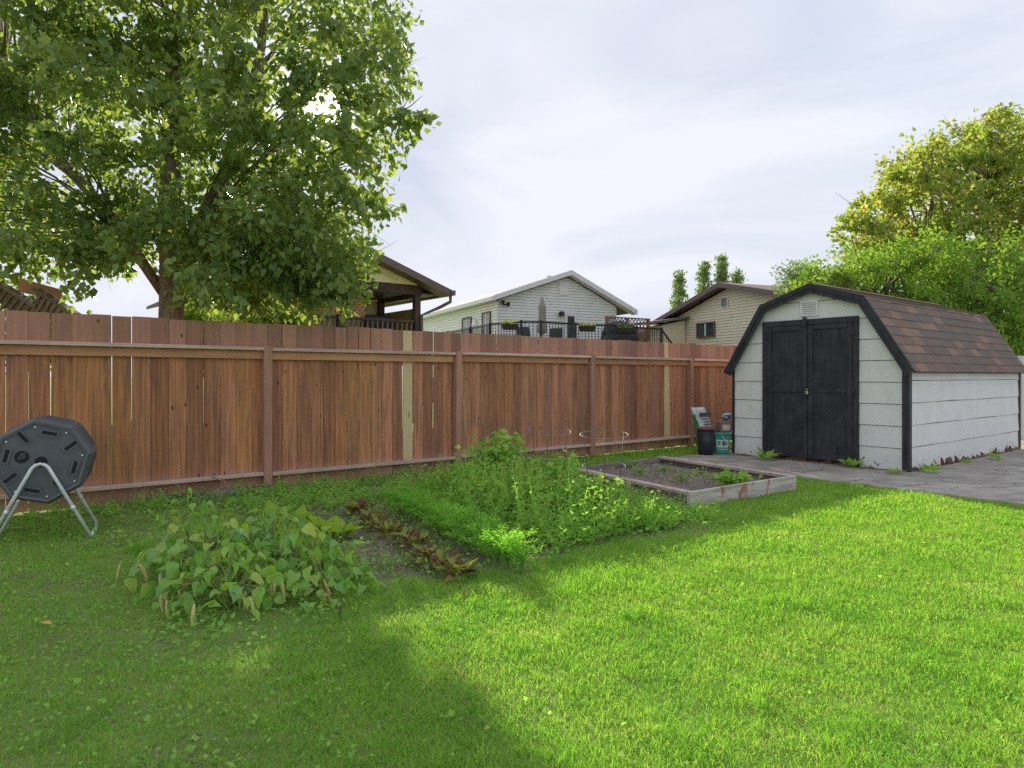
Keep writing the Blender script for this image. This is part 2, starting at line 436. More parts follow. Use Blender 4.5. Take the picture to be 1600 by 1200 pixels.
M['beanstem'] = m_plain('bean_stem', (.30, .34, .13), 0.6, 0.3, 0, 0.25, 20.0)
M['stem'] = m_plain('green_stem', (.18, .29, .08), 0.6, 0.3, 0, 0.25, 20.0)
M['pail'] = m_plain('dark_blue_pail', (.028, .032, .045), 0.4, 0.45, 0, 0.2, 8.0)
M['redrim'] = m_plain('faded_red_rim', (.26, .10, .085), 0.6, 0.3, 0, 0.15, 14.0)
M['teal'] = m_plain('teal_plastic', (.04, .30, .21), 0.45, 0.4, 0, 0.12, 9.0)
M['greenbag'] = m_plain('green_bag', (.045, .30, .10), 0.4, 0.45, 0, 0.15, 10.0)
M['whitebag'] = m_plain('white_bag', (.62, .63, .61), 0.4, 0.45, 0, 0.10, 10.0)
M['ink'] = m_plain('dark_print', (.10, .10, .10), 0.5, 0.3, 0, 0.1)
M['cardboard'] = m_plain('brown_carton', (.23, .17, .13), 0.85, 0.2, 0, 0.15, 9.0)
M['bluefoil'] = m_plain('blue_print', (.08, .16, .42), 0.4, 0.45, 0, 0.2, 9.0)
M['bedfront'] = m_bedboard('weathered_red_board', (.42, .36, .33), (.66, .60, .56), (.38, .14, .10), 0.06)
M['bedside'] = m_bedboard('dark_bed_board', (.20, .155, .14), (.32, .26, .24), (.22, .13, .11), 0.02)
M['bedcap'] = m_bedboard('bed_cap_board', (.46, .35, .31), (.66, .54, .50), (.48, .30, .26), 0.06)
M['timber'] = m_wood('grey_timber', (.09, .07, .06), (.18, .15, .13), 'x')
M['pot_terra'] = m_plain('planter_plastic', (.035, .03, .03), 0.6, 0.3, 0, 0.1)
M['flower'] = m_leaf('planter_flower', [(.12, .22, .05), (.20, .28, .06), (.50, .42, .12)], 0.3, 0.6, 0.2)
M['fallen'] = m_plain('fallen_yellow_leaf', (.55, .40, .10), 0.6, 0.3, 0, 0.2, 30.0)

# ------------------------------------------------------------------ mesh helpers
class MB:
    def __init__(self):
        self.v, self.f, self.mi = [], [], []
    def add(self, verts, faces, mi=0):
        k = len(self.v)
        self.v += [tuple(p) for p in verts]
        self.f += [tuple(i + k for i in fc) for fc in faces]
        self.mi += [mi] * len(faces)
        return self
    def hexa(self, p, mi=0):
        return self.add(p, [(0, 3, 2, 1), (4, 5, 6, 7), (0, 1, 5, 4), (1, 2, 6, 5), (2, 3, 7, 6), (3, 0, 4, 7)], mi)
    def box(self, x0, x1, y0, y1, z0, z1, mi=0):
        return self.hexa([(x0, y0, z0), (x1, y0, z0), (x1, y1, z0), (x0, y1, z0), (x0, y0, z1), (x1, y0, z1), (x1, y1, z1), (x0, y1, z1)], mi)
    def bar(self, p, q, w, h, up=Vector((0, 0, 1)), mi=0):
        p, q = Vector(p), Vector(q)
        d = (q - p).normalized()
        s = d.cross(up)
        s = s.normalized() if s.length > 1e-5 else Vector((1, 0, 0))
        t = s.cross(d).normalized()
        s, t = s * w / 2, t * h / 2
        return self.hexa([p - s - t, p + s - t, q + s - t, q - s - t, p - s + t, p + s + t, q + s + t, q - s + t], mi)
    def prism(self, a, b, mi=0):
        """a, b: matching polygons (lists of points); caps and sides"""
        n = len(a)
        fs = [tuple(range(n))[::-1], tuple(range(n, 2 * n))]
        fs += [(i, (i + 1) % n, n + (i + 1) % n, n + i) for i in range(n)]
        return self.add(list(a) + list(b), fs, mi)
    def tube(self, pts, rad, n=8, cap=True, mi=0):
        pts = [Vector(p) for p in pts]
        if not hasattr(rad, '__len__'):
            rad = [rad] * len(pts)
        vs, fs = [], []
        ref = None
        for i, p in enumerate(pts):
            d = (pts[min(i + 1, len(pts) - 1)] - pts[max(i - 1, 0)]).normalized()
            if ref is None:
                ref = d.orthogonal().normalized()
            ref = (ref - d * ref.dot(d))
            ref = ref.normalized() if ref.length > 1e-6 else d.orthogonal().normalized()
            s = d.cross(ref)
            for k in range(n):
                an = 2 * math.pi * k / n
                vs.append(p + (ref * math.cos(an) + s * math.sin(an)) * rad[i])
        for i in range(len(pts) - 1):
            for k in range(n):
                fs.append((i * n + k, i * n + (k + 1) % n, (i + 1) * n + (k + 1) % n, (i + 1) * n + k))
        if cap:
            fs.append(tuple(range(n))[::-1])
            fs.append(tuple(range((len(pts) - 1) * n, len(pts) * n)))
        return self.add(vs, fs, mi)
    def ring(self, c, r, rad, n=28, k=6, mi=0, tilt=None):
        T = tilt or Matrix.Identity(3)
        c = Vector(c)
        pts = [c + T @ Vector((r * math.cos(2 * math.pi * i / n), r * math.sin(2 * math.pi * i / n), 0)) for i in range(n + 1)]
        return self.tube(pts, rad, k, False, mi)
    def lathe(self, prof, n=28, c=(0, 0, 0), mi=0):
        vs, fs = [], []
        for r, z in prof:
            for k in range(n):
                an = 2 * math.pi * k / n
                vs.append((c[0] + r * math.cos(an), c[1] + r * math.sin(an), c[2] + z))
        for i in range(len(prof) - 1):
            for k in range(n):
                fs.append((i * n + k, i * n + (k + 1) % n, (i + 1) * n + (k + 1) % n, (i + 1) * n + k))
        return self.add(vs, fs, mi)
    def mesh(self, name, mats, smooth=False, bevel=0.0):
        me = bpy.data.meshes.new(name)
        me.from_pydata(self.v, [], self.f)
        if not isinstance(mats, (list, tuple)):
            mats = [mats]
        for m in mats:
            me.materials.append(M[m])
        me.polygons.foreach_set('material_index', self.mi)
        bm = bmesh.new()
        bm.from_mesh(me)
        bmesh.ops.recalc_face_normals(bm, faces=bm.faces)
        if bevel:
            bmesh.ops.bevel(bm, geom=list(bm.edges), offset=bevel, segments=1, affect='EDGES')
        bm.to_mesh(me)
        bm.free()
        if smooth:
            me.polygons.foreach_set('use_smooth', [True] * len(me.polygons))
        me.update()
        return me
    def build(self, name, mats, parent=None, smooth=False, bevel=0.0):
        return link(name, self.mesh(name, mats, smooth, bevel), parent)

def link(name, me, parent=None, loc=None, rot=None):
    o = bpy.data.objects.new(name, me)
    COL.objects.link(o)
    if parent is not None:
        o.parent = parent
    if loc is not None:
        o.location = loc
    if rot is not None:
        o.rotation_euler = rot
    return o

def tag(o, label=None, cat=None, group=None, kind=None):
    for k, v in (('label', label), ('category', cat), ('group', group), ('kind', kind)):
        if v:
            o[k] = v
    return o

def thing(name, label, cat, loc=(0, 0, 0), rz=0.0, group=None):
    o = bpy.data.objects.new(name, None)
    o.empty_display_size = 0.2
    COL.objects.link(o)
    o.location = loc
    o.rotation_euler = (0, 0, rz)
    return tag(o, label, cat, group)

def np_mesh(name, V, T, mat, smooth=False):
    """V (n,3) vertices, T (m,3) triangles"""
    V = np.ascontiguousarray(V, dtype=np.float32)
    T = np.ascontiguousarray(T, dtype=np.int32)
    me = bpy.data.meshes.new(name)
    me.vertices.add(len(V))
    me.vertices.foreach_set('co', V.ravel())
    me.loops.add(T.size)
    me.loops.foreach_set('vertex_index', T.ravel())
    me.polygons.add(len(T))
    me.polygons.foreach_set('loop_start', np.arange(0, T.size, 3, dtype=np.int32))
    me.polygons.foreach_set('loop_total', np.full(len(T), 3, dtype=np.int32))
    me.materials.append(M[mat])
    me.update(calc_edges=True)
    if smooth:
        me.polygons.foreach_set('use_smooth', np.ones(len(T), dtype=bool))
    return me

def unit(a):
    return a / np.maximum(np.linalg.norm(a, axis=1, keepdims=True), 1e-9)

LEAF_S = np.array([(0, 0, 0), (-.36, .34, .07), (0, .42, -.03), (.36, .34, .07), (0, 1, -.10)], float)     # poplar / generic leaf
LEAF_T = np.array([(0, 2, 1), (1, 2, 4), (0, 3, 2), (3, 4, 2)])
LANCE_S = np.array([(0, 0, 0), (-.17, .42, .04), (0, .45, -.02), (.17, .42, .04), (0, 1, -.16)], float)      # lance-shaped leaf

def leaf_arrays(P, D, size, shape=LEAF_S, nrm=None):
    """leaves at P pointing along D, normals random about D; returns V, T"""
    n = len(P)
    D = unit(D)
    if nrm is None:
        nrm = RNG.normal(size=(n, 3))
    X = unit(np.cross(D, nrm))
    Z = np.cross(X, D)
    s = np.broadcast_to(np.asarray(size, float), (n,))[:, None, None]
    V = P[:, None, :] + s * (shape[None, :, 0:1] * X[:, None, :] + shape[None, :, 1:2] * D[:, None, :] + shape[None, :, 2:3] * Z[:, None, :])
    k = len(shape)
    T = LEAF_T[None] + (np.arange(n) * k)[:, None, None]
    return V.reshape(-1, 3), T.reshape(-1, 3)

def join_arrays(parts):
    V, T, k = [], [], 0
    for v, t in parts:
        V.append(v); T.append(t + k); k += len(v)
    return np.concatenate(V), np.concatenate(T)

def in_poly(px, py, poly):
    inside = np.zeros(len(px), bool)
    n = len(poly)
    for i in range(n):
        x1, y1 = poly[i]; x2, y2 = poly[(i + 1) % n]
        c = ((y1 > py) != (y2 > py)) & (px < (x2 - x1) * (py - y1) / (y2 - y1 + 1e-9) + x1)
        inside ^= c
    return inside

# ================================================================== the setting
g = MB()
g.add([(-900, -300, 0), (900, -300, 0), (900, 1500, 0), (-900, 1500, 0)], [(0, 1, 2, 3)])
tag(g.build('ground', 'ground'), 'earth under the lawn and the vegetable garden', None, None, 'structure')

# concrete path in front of the shed and slab beside it (a = along U, b = along N)
A_EDGE = 7.9
path = MB()
def slab(poly, z0, z1):
    path.prism([AB(a, b, z0) for a, b in poly], [AB(a, b, z1) for a, b in poly])
slab([(A_EDGE, -6), (16, -6), (16, 3.35), (A_EDGE + .02, 3.35)], -.05, .022)
slab([(A_EDGE + .02, 3.355), (16, 3.355), (16, 6.55), (A_EDGE - .06, 6.55)], -.05, .020)
tag(path.build('concrete_path', 'concrete', None, False, 0.006), 'weathered grey concrete path running past the shed doors', None, None, 'structure')

# ================================================================== fence
FX = TH
fence = thing('wooden_fence', 'reddish brown stained wooden plank fence across the back of the yard', 'fence', P0, FX)
fence_fx = {}
def picket_mesh(w, h, mat):
    b = MB().box(-w / 2, w / 2, 0.0, 0.017, 0.0, h)
    return b.mesh('picket', mat, False, 0.0025)
PW = [0.162, 0.146, 0.143, 0.140]
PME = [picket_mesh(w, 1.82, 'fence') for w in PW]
PNEW = picket_mesh(0.135, 1.82, 'new_pine')
def t_at(px):
    k = (px - CX) / F_PX
    return (P0.y * k - P0.x) / (U.x - U.y * k)
t = t_at(0) - 0.62
t_new = [t_at(641), t_at(1043)]
i = 0
edges = []
while t < 11.4:
    left = t < 0.4
    w = 0.162 if left else random.choice([0.146, 0.143, 0.140, 0.140])
    gap = (random.choice([.001, .002, .003, .005]) if left else random.choice([0.004, 0.006, 0.010, 0.013]) if t < 2.6 else random.choice([0.002, 0.003, 0.006]))
    c = t + w / 2
    new = any(abs(c - q) < 0.075 for q in t_new)
    if new:
        o = link('picket', PNEW, fence)
        tag(o, 'unstained pale replacement plank')
    else:
        o = link('picket', PME[PW.index(w)], fence)
    lean = random.gauss(0, 0.0025)
    if new and c > 5:
        lean = 0.022
    o.location = (c, random.uniform(-.001, .002), 0.015 + random.uniform(-.008, .010))
    o.rotation_euler = (random.gauss(0, .002), -lean, random.gauss(0, .012))
    t += w + gap
    i += 1
posts = [-2.5, 0.0, 2.5, 5.0, 7.5, 10.0]
post_me = MB().box(-.045, .045, -.094, -.004, -0.3, 1.585).mesh('post', 'post', False, 0.004)
for k, pt in enumerate(posts):
    o = link('post', post_me, fence, (pt, 0, 0))
    o.rotation_euler = (random.gauss(0, .004), {3: .0, 4: -.012}.get(k, random.gauss(0, .003)), 0)
for k in range(len(posts) - 1):
    x0, x1 = posts[k] + .048, posts[k + 1] - .048
    dz = random.uniform(-.006, .006)
    L = x1 - x0
    for nm, mt, (ya, yb, za, zb) in (('cap_rail', 'fence_cap', (-.100, -.003, 1.532, 1.569)),
                                     ('rail', 'fence_rail', (-.041, -.003, 1.440, 1.5295)),
                                     ('bottom_rail', 'fence_cap', (-.092, -.003, .162, .199))):
        o = MB().box(0, L, ya, yb, za, zb).build(nm, mt, fence, False, 0.003)
        o.location = (x0, 0, dz)
        o.rotation_euler = (0, random.uniform(-.002, .002), 0)

# ================================================================== shed
SH = Vector((5.08, 8.66, 0))
SW, SL = 2.52, 4.48                                # width of the front, length of the side
shed = thing('garden_shed', 'white barn roofed garden shed with black double doors and brown shingles', 'shed', SH, FX)
# local x = into the depth (U), local y = along the front to the left (N)
GAB = [(0, 0.03), (0, 1.36), (.47, 2.24), (SW / 2, 2.48), (SW - .47, 2.24), (SW, 1.36), (SW, 0.03)]
core = MB().prism([(0.012, y, z) for y, z in GAB], [(SL - .012, y, z) for y, z in GAB])
core.build('wall', 'brownwood', shed)  # dark core shows through the board gaps as painted lap shadow
def clip(poly, ax, val, keep_less):
    out = []
    for k in range(len(poly)):
        p, q = poly[k], poly[(k + 1) % len(poly)]
        ip = (p[ax] <= val) if keep_less else (p[ax] >= val)
        iq = (q[ax] <= val) if keep_less else (q[ax] >= val)
        if ip:
            out.append(p)
        if ip != iq:
            s = (val - p[ax]) / (q[ax] - p[ax])
            out.append((p[0] + s * (q[0] - p[0]), p[1] + s * (q[1] - p[1])))
    return out
COURSE = 0.287
D0, D1, DTOP = 0.60, 2.02, 2.07                    # door frame along the front and its top
def front_board(poly, z0):
    if len(poly) < 3:
        return
    def off(z):
        return -0.016 + 0.011 * (z - z0) / COURSE
    zs = [z for y, z in poly]
    a = [(off(z), y, z) for y, z in poly]
    b = [(0.011, y, z) for y, z in poly]
    MB().prism(a, b).build('siding_board', 'white_siding', shed)
zlev = [0.03 + k * COURSE for k in range(10)]
for k, z0 in enumerate(zlev):
    z1 = z0 + COURSE - 0.008
    strip = clip(clip(GAB, 1, z0, False), 1, z1, True) if k else clip(GAB, 1, z1, True)
    if len(strip) < 3:
        continue
    if z0 < DTOP:
        front_board(clip(strip, 0, D0 - .003, True), z0)
        front_board(clip(strip, 0, D1 + .003, False), z0)
        if z1 > DTOP:
            top = clip(clip(clip(strip, 1, DTOP, False), 0, D0 - .002, False), 0, D1 + .002, True)
            front_board(top, z0)
    else:
        front_board(strip, z0)
def side_board(yface, sgn, z0, z1):
    b = MB()
    n_ = 12
    vs_ = []
    for i_ in range(n_ + 1):
        x_ = .012 + (SL - .024) * i_ / n_
        w_ = .003 * math.sin(i_ * 1.3 + z0 * 17) + random.uniform(-.002, .002) - (.0 if z0 > .1 else random.uniform(-.012, .012))
        o_ = sgn * (.016 + .003 * math.sin(i_ * .9 + z0 * 9))
        vs_ += [(x_, yface, z0 + w_), (x_, yface + o_, z0 + w_), (x_, yface + sgn * .005, z1), (x_, yface, z1)]
    fs_ = [(0, 1, 2, 3), tuple(n_ * 4 + q for q in (3, 2, 1, 0))]
    for i_ in range(n_):
        for q in range(4):
            fs_.append((i_ * 4 + q, i_ * 4 + (q + 1) % 4, i_ * 4 + 4 + (q + 1) % 4, i_ * 4 + 4 + q))
    b.add(vs_, fs_)
    b.build('siding_board', 'white_siding', shed)
sl = [0.03, 0.33, 0.62, 0.91, 1.20, 1.37]
for k in range(5):
    side_board(-0.001, -1, sl[k], sl[k + 1] - .008)
    side_board(SW + 0.001, 1, sl[k], sl[k + 1] - .008)
# black corner posts
MB().box(-.030, .058, -.034, .008, 0.04, 1.352).box(-.032, -.018, .010, .052, .04, 1.352).build('corner_post', 'black', shed, False, .003)
MB().box(-.030, .058, SW - .008, SW + .034, 0.04, 1.352).build('corner_post', 'black', shed, False, .003)
MB().box(SL - .052, SL + .02, -.030, .008, 0.04, 1.352).build('corner_post', 'brownwood', shed, False, .003)
# decayed sill under the walls
rot = MB()
for k in range(26):
    x = 0.02 + k * SL / 26
    rot.hexa([(x, -.03 - random.random() * .05, -.01), (x + .17, -.03 - random.random() * .05, -.01), (x + .17, .05, -.01), (x, .05, -.01),
              (x, -.026, .02 + random.random() ** 2 * .12), (x + .17, -.026, .02 + random.random() ** 2 * .12), (x + .17, .05, .06), (x, .05, .06)])
for k in range(13):
    y = 0.02 + k * (SW - .04) / 13
    rot.hexa([(-.02 - random.random() * .04, y, -.01), (.05, y, -.01), (.05, y + .19, -.01), (-.02 - random.random() * .04, y + .19, -.01),
              (-.024, y, .02 + random.random() ** 2 * .10), (.05, y, .05), (.05, y + .19, .05), (-.024, y + .19, .02 + random.random() ** 2 * .08)])
rot.build('rotted_sill', 'rot', shed)
# doors
for nm, ya, yb in (('door', D0 + .075, (D0 + D1) / 2 - .004), ('door', (D0 + D1) / 2 + .004, D1 - .075)):
    d = MB().box(-.030, .004, ya, yb, .075, 1.985).build(nm, 'black', shed)
    for (y0, y1, z0, z1) in ((ya, ya + .075, .075, 1.985), (yb - .075, yb, .075, 1.985)):
        MB().box(-.048, -.0305, y0 + .001, y1 - .001, z0, z1).build('stile', 'black', d, False, .003)
    for z0, z1 in ((.075, .150), (1.02, 1.075), (1.915, 1.985)):
        MB().box(-.046, -.0305, ya + .077, yb - .077, z0 + .001, z1).build('rail', 'black', d, False, .003)
    hy = ya - .006 if ya < 1.0 else yb + .006
    for hz in (.22, 1.05, 1.86):
        hh = MB().box(-.054, -.049, hy - .03, hy + .03, hz - .045, hz + .045)
        hh.tube([(-.056, hy, hz - .05), (-.056, hy, hz + .05)], .006, 6)
        hh.build('hinge', 'black', d)
for (y0, y1, z0, z1) in ((D0, D0 + .072, .03, DTOP), (D1 - .072, D1, .03, DTOP), (D0 + .073, D1 - .073, 1.99, DTOP)):
    MB().box(-.044, .006, y0, y1, z0, z1).build('door_frame', 'black', shed, False, .003)
ym = (D0 + D1) / 2
MB().bar((-.060, ym + .05, 1.96), (-.060, ym + .03, 2.10), .06, .02, Vector((1, 0, 0))).build('turn_block', 'black', shed, False, .003)
lk = MB().box(-.075, -.052, ym - .022, ym + .022, .99, 1.04)
lk.build('padlock', 'brass', shed, False, .004)
sh_ = MB().tube([(-.063, ym - .013, 1.042), (-.063, ym - .013, 1.062), (-.063, ym, 1.074), (-.063, ym + .013, 1.062), (-.063, ym + .013, 1.042)], .004, 6)
sh_.build('padlock_shackle', 'brass', shed, True)
MB().box(-.052, -.049, ym - .05, ym + .05, 1.052, 1.078).build('hasp', 'black', shed)
# vent
vy0, vy1, vz0, vz1 = ym - .145, ym + .115, 2.115, 2.335
vn = MB().box(-.030, -.012, vy0, vy1, vz0, vz0 + .03).box(-.030, -.012, vy0, vy1, vz1 - .03, vz1)
vn.box(-.030, -.012, vy0, vy0 + .03, vz0 + .031, vz1 - .031).box(-.030, -.012, vy1 - .03, vy1, vz0 + .031, vz1 - .031)
vent = vn.build('gable_vent', 'white_vent', shed)
for k in range(5):
    z = vz0 + .04 + k * .031
    MB().hexa([(-.030, vy0 + .031, z), (-.012, vy0 + .031, z + .014), (-.012, vy1 - .031, z + .014), (-.030, vy1 - .031, z),
               (-.030, vy0 + .031, z + .006), (-.012, vy0 + .031, z + .02), (-.012, vy1 - .031, z + .02), (-.030, vy1 - .031, z + .006)]).build('louvre', 'white_vent', vent)
# roof: profile, right eave to left eave
PROF = [(-.115, 1.315), (.50, 2.315), (SW / 2, 2.56), (SW - .50, 2.315), (SW + .125, 1.315)]
RX0, RX1 = -.075, SL + .07
deck = MB()
for k in range(4):
    (ya, za), (yb, zb) = PROF[k], PROF[k + 1]
    d = Vector((0, yb - ya, zb - za)).normalized()
    nn = Vector((0, -d.z, d.y)) * .035
    a = [(RX0, ya, za), (RX0, yb, zb), (RX0, yb - nn.y, zb - nn.z), (RX0, ya - nn.y, za - nn.z)]
    deck.prism(a, [(RX1, y, z) for x, y, z in a])
deck.build('roof_deck', 'brownwood', shed)
# black fascia along the front gable, two layers
for k in range(4):
    (ya, za), (yb, zb) = PROF[k], PROF[k + 1]
    def inset(j, w):
        # mitred inner point at profile index j
        def nrm(a, b):
            d = Vector((b[0] - a[0], b[1] - a[1])).normalized()
            return Vector((-d.y, d.x))
        ns = []
        if j > 0: ns.append(nrm(PROF[j - 1], PROF[j]))
        if j < 4: ns.append(nrm(PROF[j], PROF[j + 1]))
        if len(ns) == 1:
            m_ = ns[0]; kk = w
        else:
            m_ = (ns[0] + ns[1]).normalized(); kk = w / m_.dot(ns[0])
        p = Vector(PROF[j])
        return (p.x - m_.x * kk, p.y - m_.y * kk)
    for w, x0, x1, o in ((.115, -.098, -.076, .0), (.055, -.112, -.0985, .002)):
        ia, ib = inset(k, w), inset(k + 1, w)
        oa, ob = inset(k, -.012 + o), inset(k + 1, -.012 + o)
        poly = [oa, ob, ib, ia]
        MB().prism([(x0, y, z) for y, z in poly], [(x1, y, z) for y, z in poly]).build('fascia', 'black', shed)
# shingles: seen slope piece by piece, the others joined
def shingle_rows(seg, first, rows_len, each):
    (ya, za), (yb, zb) = PROF[seg], PROF[seg + 1]
    lo, hi = ((ya, za), (yb, zb)) if za < zb else ((yb, zb), (ya, za))
    vec = Vector((0, hi[0] - lo[0], hi[1] - lo[1]))
    L = vec.length
    d = vec / L
    nn = Vector((0, -d.z, d.y))
    if nn.z < 0: nn = -nn
    ex = 0.142
    rows = int(math.ceil(L / ex))
    joined = MB()
    for r in range(rows):
        s0, s1 = r * ex - .012, min((r + 1) * ex + .02, L + .004)
        x = RX0 - .006 - (0.0 if r % 2 else .15) 
        while x < RX1 + .006:
            w = .30
            xa, xb = max(x, RX0 - .006), min(x + w - .005, RX1 + .008)
            x += w
            if xb - xa < .02:
                continue
            base = Vector((0, lo[0], lo[1]))
            j0, j1 = random.uniform(-.004, .004), .0145 + random.uniform(-.001, .002)
            def P(xx, s, h):
                q = base + d * s + nn * h
                return (xx, q.y, q.z)
            b = MB() if each else joined
            b.hexa([P(xa, s0 + j0, .0035), P(xb, s0 + j0, .0035), P(xb, s1, .0015), P(xa, s1, .0015),
                    P(xa, s0 + j0, j1), P(xb, s0 + j0, j1), P(xb, s1, .005), P(xa, s1, .005)])
            if each:
                b.build('shingle', 'shingle', shed)
    if not each:
        o = joined.build('shingles', 'shingle', shed)
        tag(o, None, None, None, 'stuff')
shingle_rows(0, 0, 0, True)
for sgm in (1, 2, 3):
    shingle_rows(sgm, 0, 0, False)
MB().hexa([(RX0, SW / 2 - .12, 2.545), (RX1, SW / 2 - .12, 2.545), (RX1, SW / 2 + .12, 2.545), (RX0, SW / 2 + .12, 2.545),
           (RX0, SW / 2 - .02, 2.585), (RX1, SW / 2 - .02, 2.585), (RX1, SW / 2 + .02, 2.585), (RX0, SW / 2 + .02, 2.585)]).build('ridge_cap', 'shingle', shed)

# ================================================================== houses behind the fence
def lap_wall(mb, p, d, L, z0, top, step=0.11, out=None):
    """lapped siding on a vertical wall from p along d; top(t) gives the wall's height; out = outward normal"""
    k = 0
    z = z0
    tmax = max(top(0), top(L), max(top(L * i / 24) for i in range(25)))
    while z < tmax - .01:
        z1 = min(z + step, tmax)
        ts = [L * i / 96 for i in range(97) if top(L * i / 96) >= z + .004]
        if ts:
            a, b = min(ts), max(ts)
            ts2 = [L * i / 96 for i in range(97) if top(L * i / 96) >= z1 - .004] or [(a + b) / 2]
            a2, b2 = min(ts2), max(ts2)
            P = lambda t, zz, o: (p.x + d.x * t + out.x * o, p.y + d.y * t + out.y * o, zz)
            zt = z1 - .011
            mb.hexa([P(a, z, 0), P(b, z, 0), P(b, z, .034), P(a, z, .034), P(a2, zt, 0), P(b2, zt, 0), P(b2, zt, .016), P(a2, zt, .016)])
        z = z1

def solid(mb, p, d, e, quad, mi=0):
    """extrude a (t,z) polygon given on plane p,d through vector e"""
    a = [(p.x + d.x * t, p.y + d.y * t, z) for t, z in quad]
    b = [(x + e.x, y + e.y, z + e.z) for x, y, z in a]
    mb.prism(a, b, mi)

def window(parent, p, d, out, t0, t1, z0, z1, frame='white_trim', sash=True, glass='glass', fw=.06):
    def bx(mb, ta, tb, za, zb, o0, o1):
        solid(mb, p + out * o0, d, out * (o1 - o0), [(ta, za), (tb, za), (tb, zb), (ta, zb)])
    f = MB()
    bx(f, t0, t1, z0, z0 + fw, .01, .07); bx(f, t0, t1, z1 - fw, z1, .01, .07)
    bx(f, t0, t0 + fw, z0 + fw + .002, z1 - fw - .002, .01, .07); bx(f, t1 - fw, t1, z0 + fw + .002, z1 - fw - .002, .01, .07)
    w = f.build('window', frame, parent)
    m = (t0 + t1) / 2
    if sash:
        s = MB(); bx(s, m - .03, m + .03, z0 + fw + .002, z1 - fw - .002, .012, .062)
        s.build('sash', 'white_trim', w)
        for a, b in ((t0 + fw + .002, m - .032), (m + .032, t1 - fw - .002)):
            g_ = MB(); bx(g_, a, b, z0 + fw + .002, z1 - fw - .002, .015, .035); g_.build('pane', glass, w)
    else:
        g_ = MB(); bx(g_, t0 + fw + .002, t1 - fw - .002, z0 + fw + .002, z1 - fw - .002, .015, .035); g_.build('pane', glass, w)
    return w

# ---- white house with the black railed deck
h2d, h2s = Vector((.905, .425, 0)).normalized(), Vector((-.425, .905, 0)).normalized()
h2p = Vector((-.68, 26.0, 0))
h2 = thing('white_house', 'white sided house with shallow gable behind the black railed deck', 'house', h2p)
h2.rotation_euler = (0, 0, 0)
H2L, H2M, H2E, H2R, H2Q = 6.64, 3.43, 4.26, 5.45, 3.97
def loc(parent, mb_pts_origin):
    return mb_pts_origin - parent.location
o2 = Vector((0, 0, 0))                                  # local origin at the house corner
wl0, wl1, wl_len = .28, 5.85, 9.5
def h2top(t):
    t = t + wl0
    return (H2E + (H2R - H2E) * t / H2M if t < H2M else H2R + (H2Q - H2R) * (t - H2M) / (H2L - H2M)) - .10
wm = MB()
wp = o2 + h2d * wl0 + h2s * .35
solid(wm, wp + h2s * .03, h2d, h2s * wl_len, [(0, 0), (wl1 - wl0, 0), (wl1 - wl0, h2top(wl1 - wl0)), (H2M - wl0, H2R - .1), (0, h2top(0))])
wm.build('wall', 'roofgrey', h2)  # dark grey core seen in the siding gaps stands in for shadow lines
sd = MB()
lap_wall(sd, wp + h2s * .029, h2d, wl1 - wl0, 1.2, h2top, .115, -h2s)
lap_wall(sd, wp - h2d * .001 + h2s * .03, h2s, wl_len, 1.2, lambda t: H2E - .05, .115, -h2d)
tag(sd.build('siding', 'lapwhite', h2), None, None, None, 'stuff')
rf = MB()
for (ta, za), (tb, zb) in (((0, H2E), (H2M, H2R)), ((H2M, H2R), (H2L, H2Q))):
    solid(rf, o2 + h2s * .0, h2d, h2s * 10.3, [(ta, za), (tb, zb), (tb, zb + .10), (ta, za + .10)])
rf.build('roof', 'roofgrey', h2)
fa = MB()
for (ta, za), (tb, zb) in (((-.03, H2E - .08), (H2M, H2R - .07)), ((H2M, H2R - .07), (H2L + .03, H2Q - .08))):
    solid(fa, o2 - h2s * .035, h2d, h2s * .03, [(ta, za), (tb, zb), (tb, zb + .20), (ta, za + .20)])
    solid(fa, o2 - h2s * .0, h2d, h2s * .40, [(ta, za + .01), (tb, zb + .01), (tb, zb + .055), (ta, za + .055)])
fa.build('fascia', 'white_trim', h2)
gt = MB()
solid(gt, o2 - h2d * .10 + h2s * .0, h2s, h2d * .10, [(0, H2E - .07), (10.3, H2E - .07), (10.3, H2E + .06), (0, H2E + .06)])
solid(gt, o2 + h2s * .0, h2s, h2d * .45, [(.41, H2E - .06), (10.3, H2E - .06), (10.3, H2E - .02), (.41, H2E - .02)])
gt.build('gutter', 'white_trim', h2)
cb = MB(); cb.box(-.02, .05, -.02, .05, 1.0, H2E - .08)
c_o = cb.build('corner_trim', 'white_trim', h2); c_o.location = wp - h2s * .01 + Vector((0, 0, 0)); c_o.rotation_euler = (0, 0, math.atan2(h2d.y, h2d.x))
def t2(px, P_=h2p + h2d * 0 + h2s * .35):
    k = (px - CX) / F_PX
    return (P_.y * k - P_.x) / (h2d.x - h2d.y * k)
fw0 = o2 + h2s * .35
def z2(px, py):
    tt = t2(px); Y = (h2p + h2s * .35 + h2d * tt).y
    return EYE + (HZ - py) / F_PX * Y
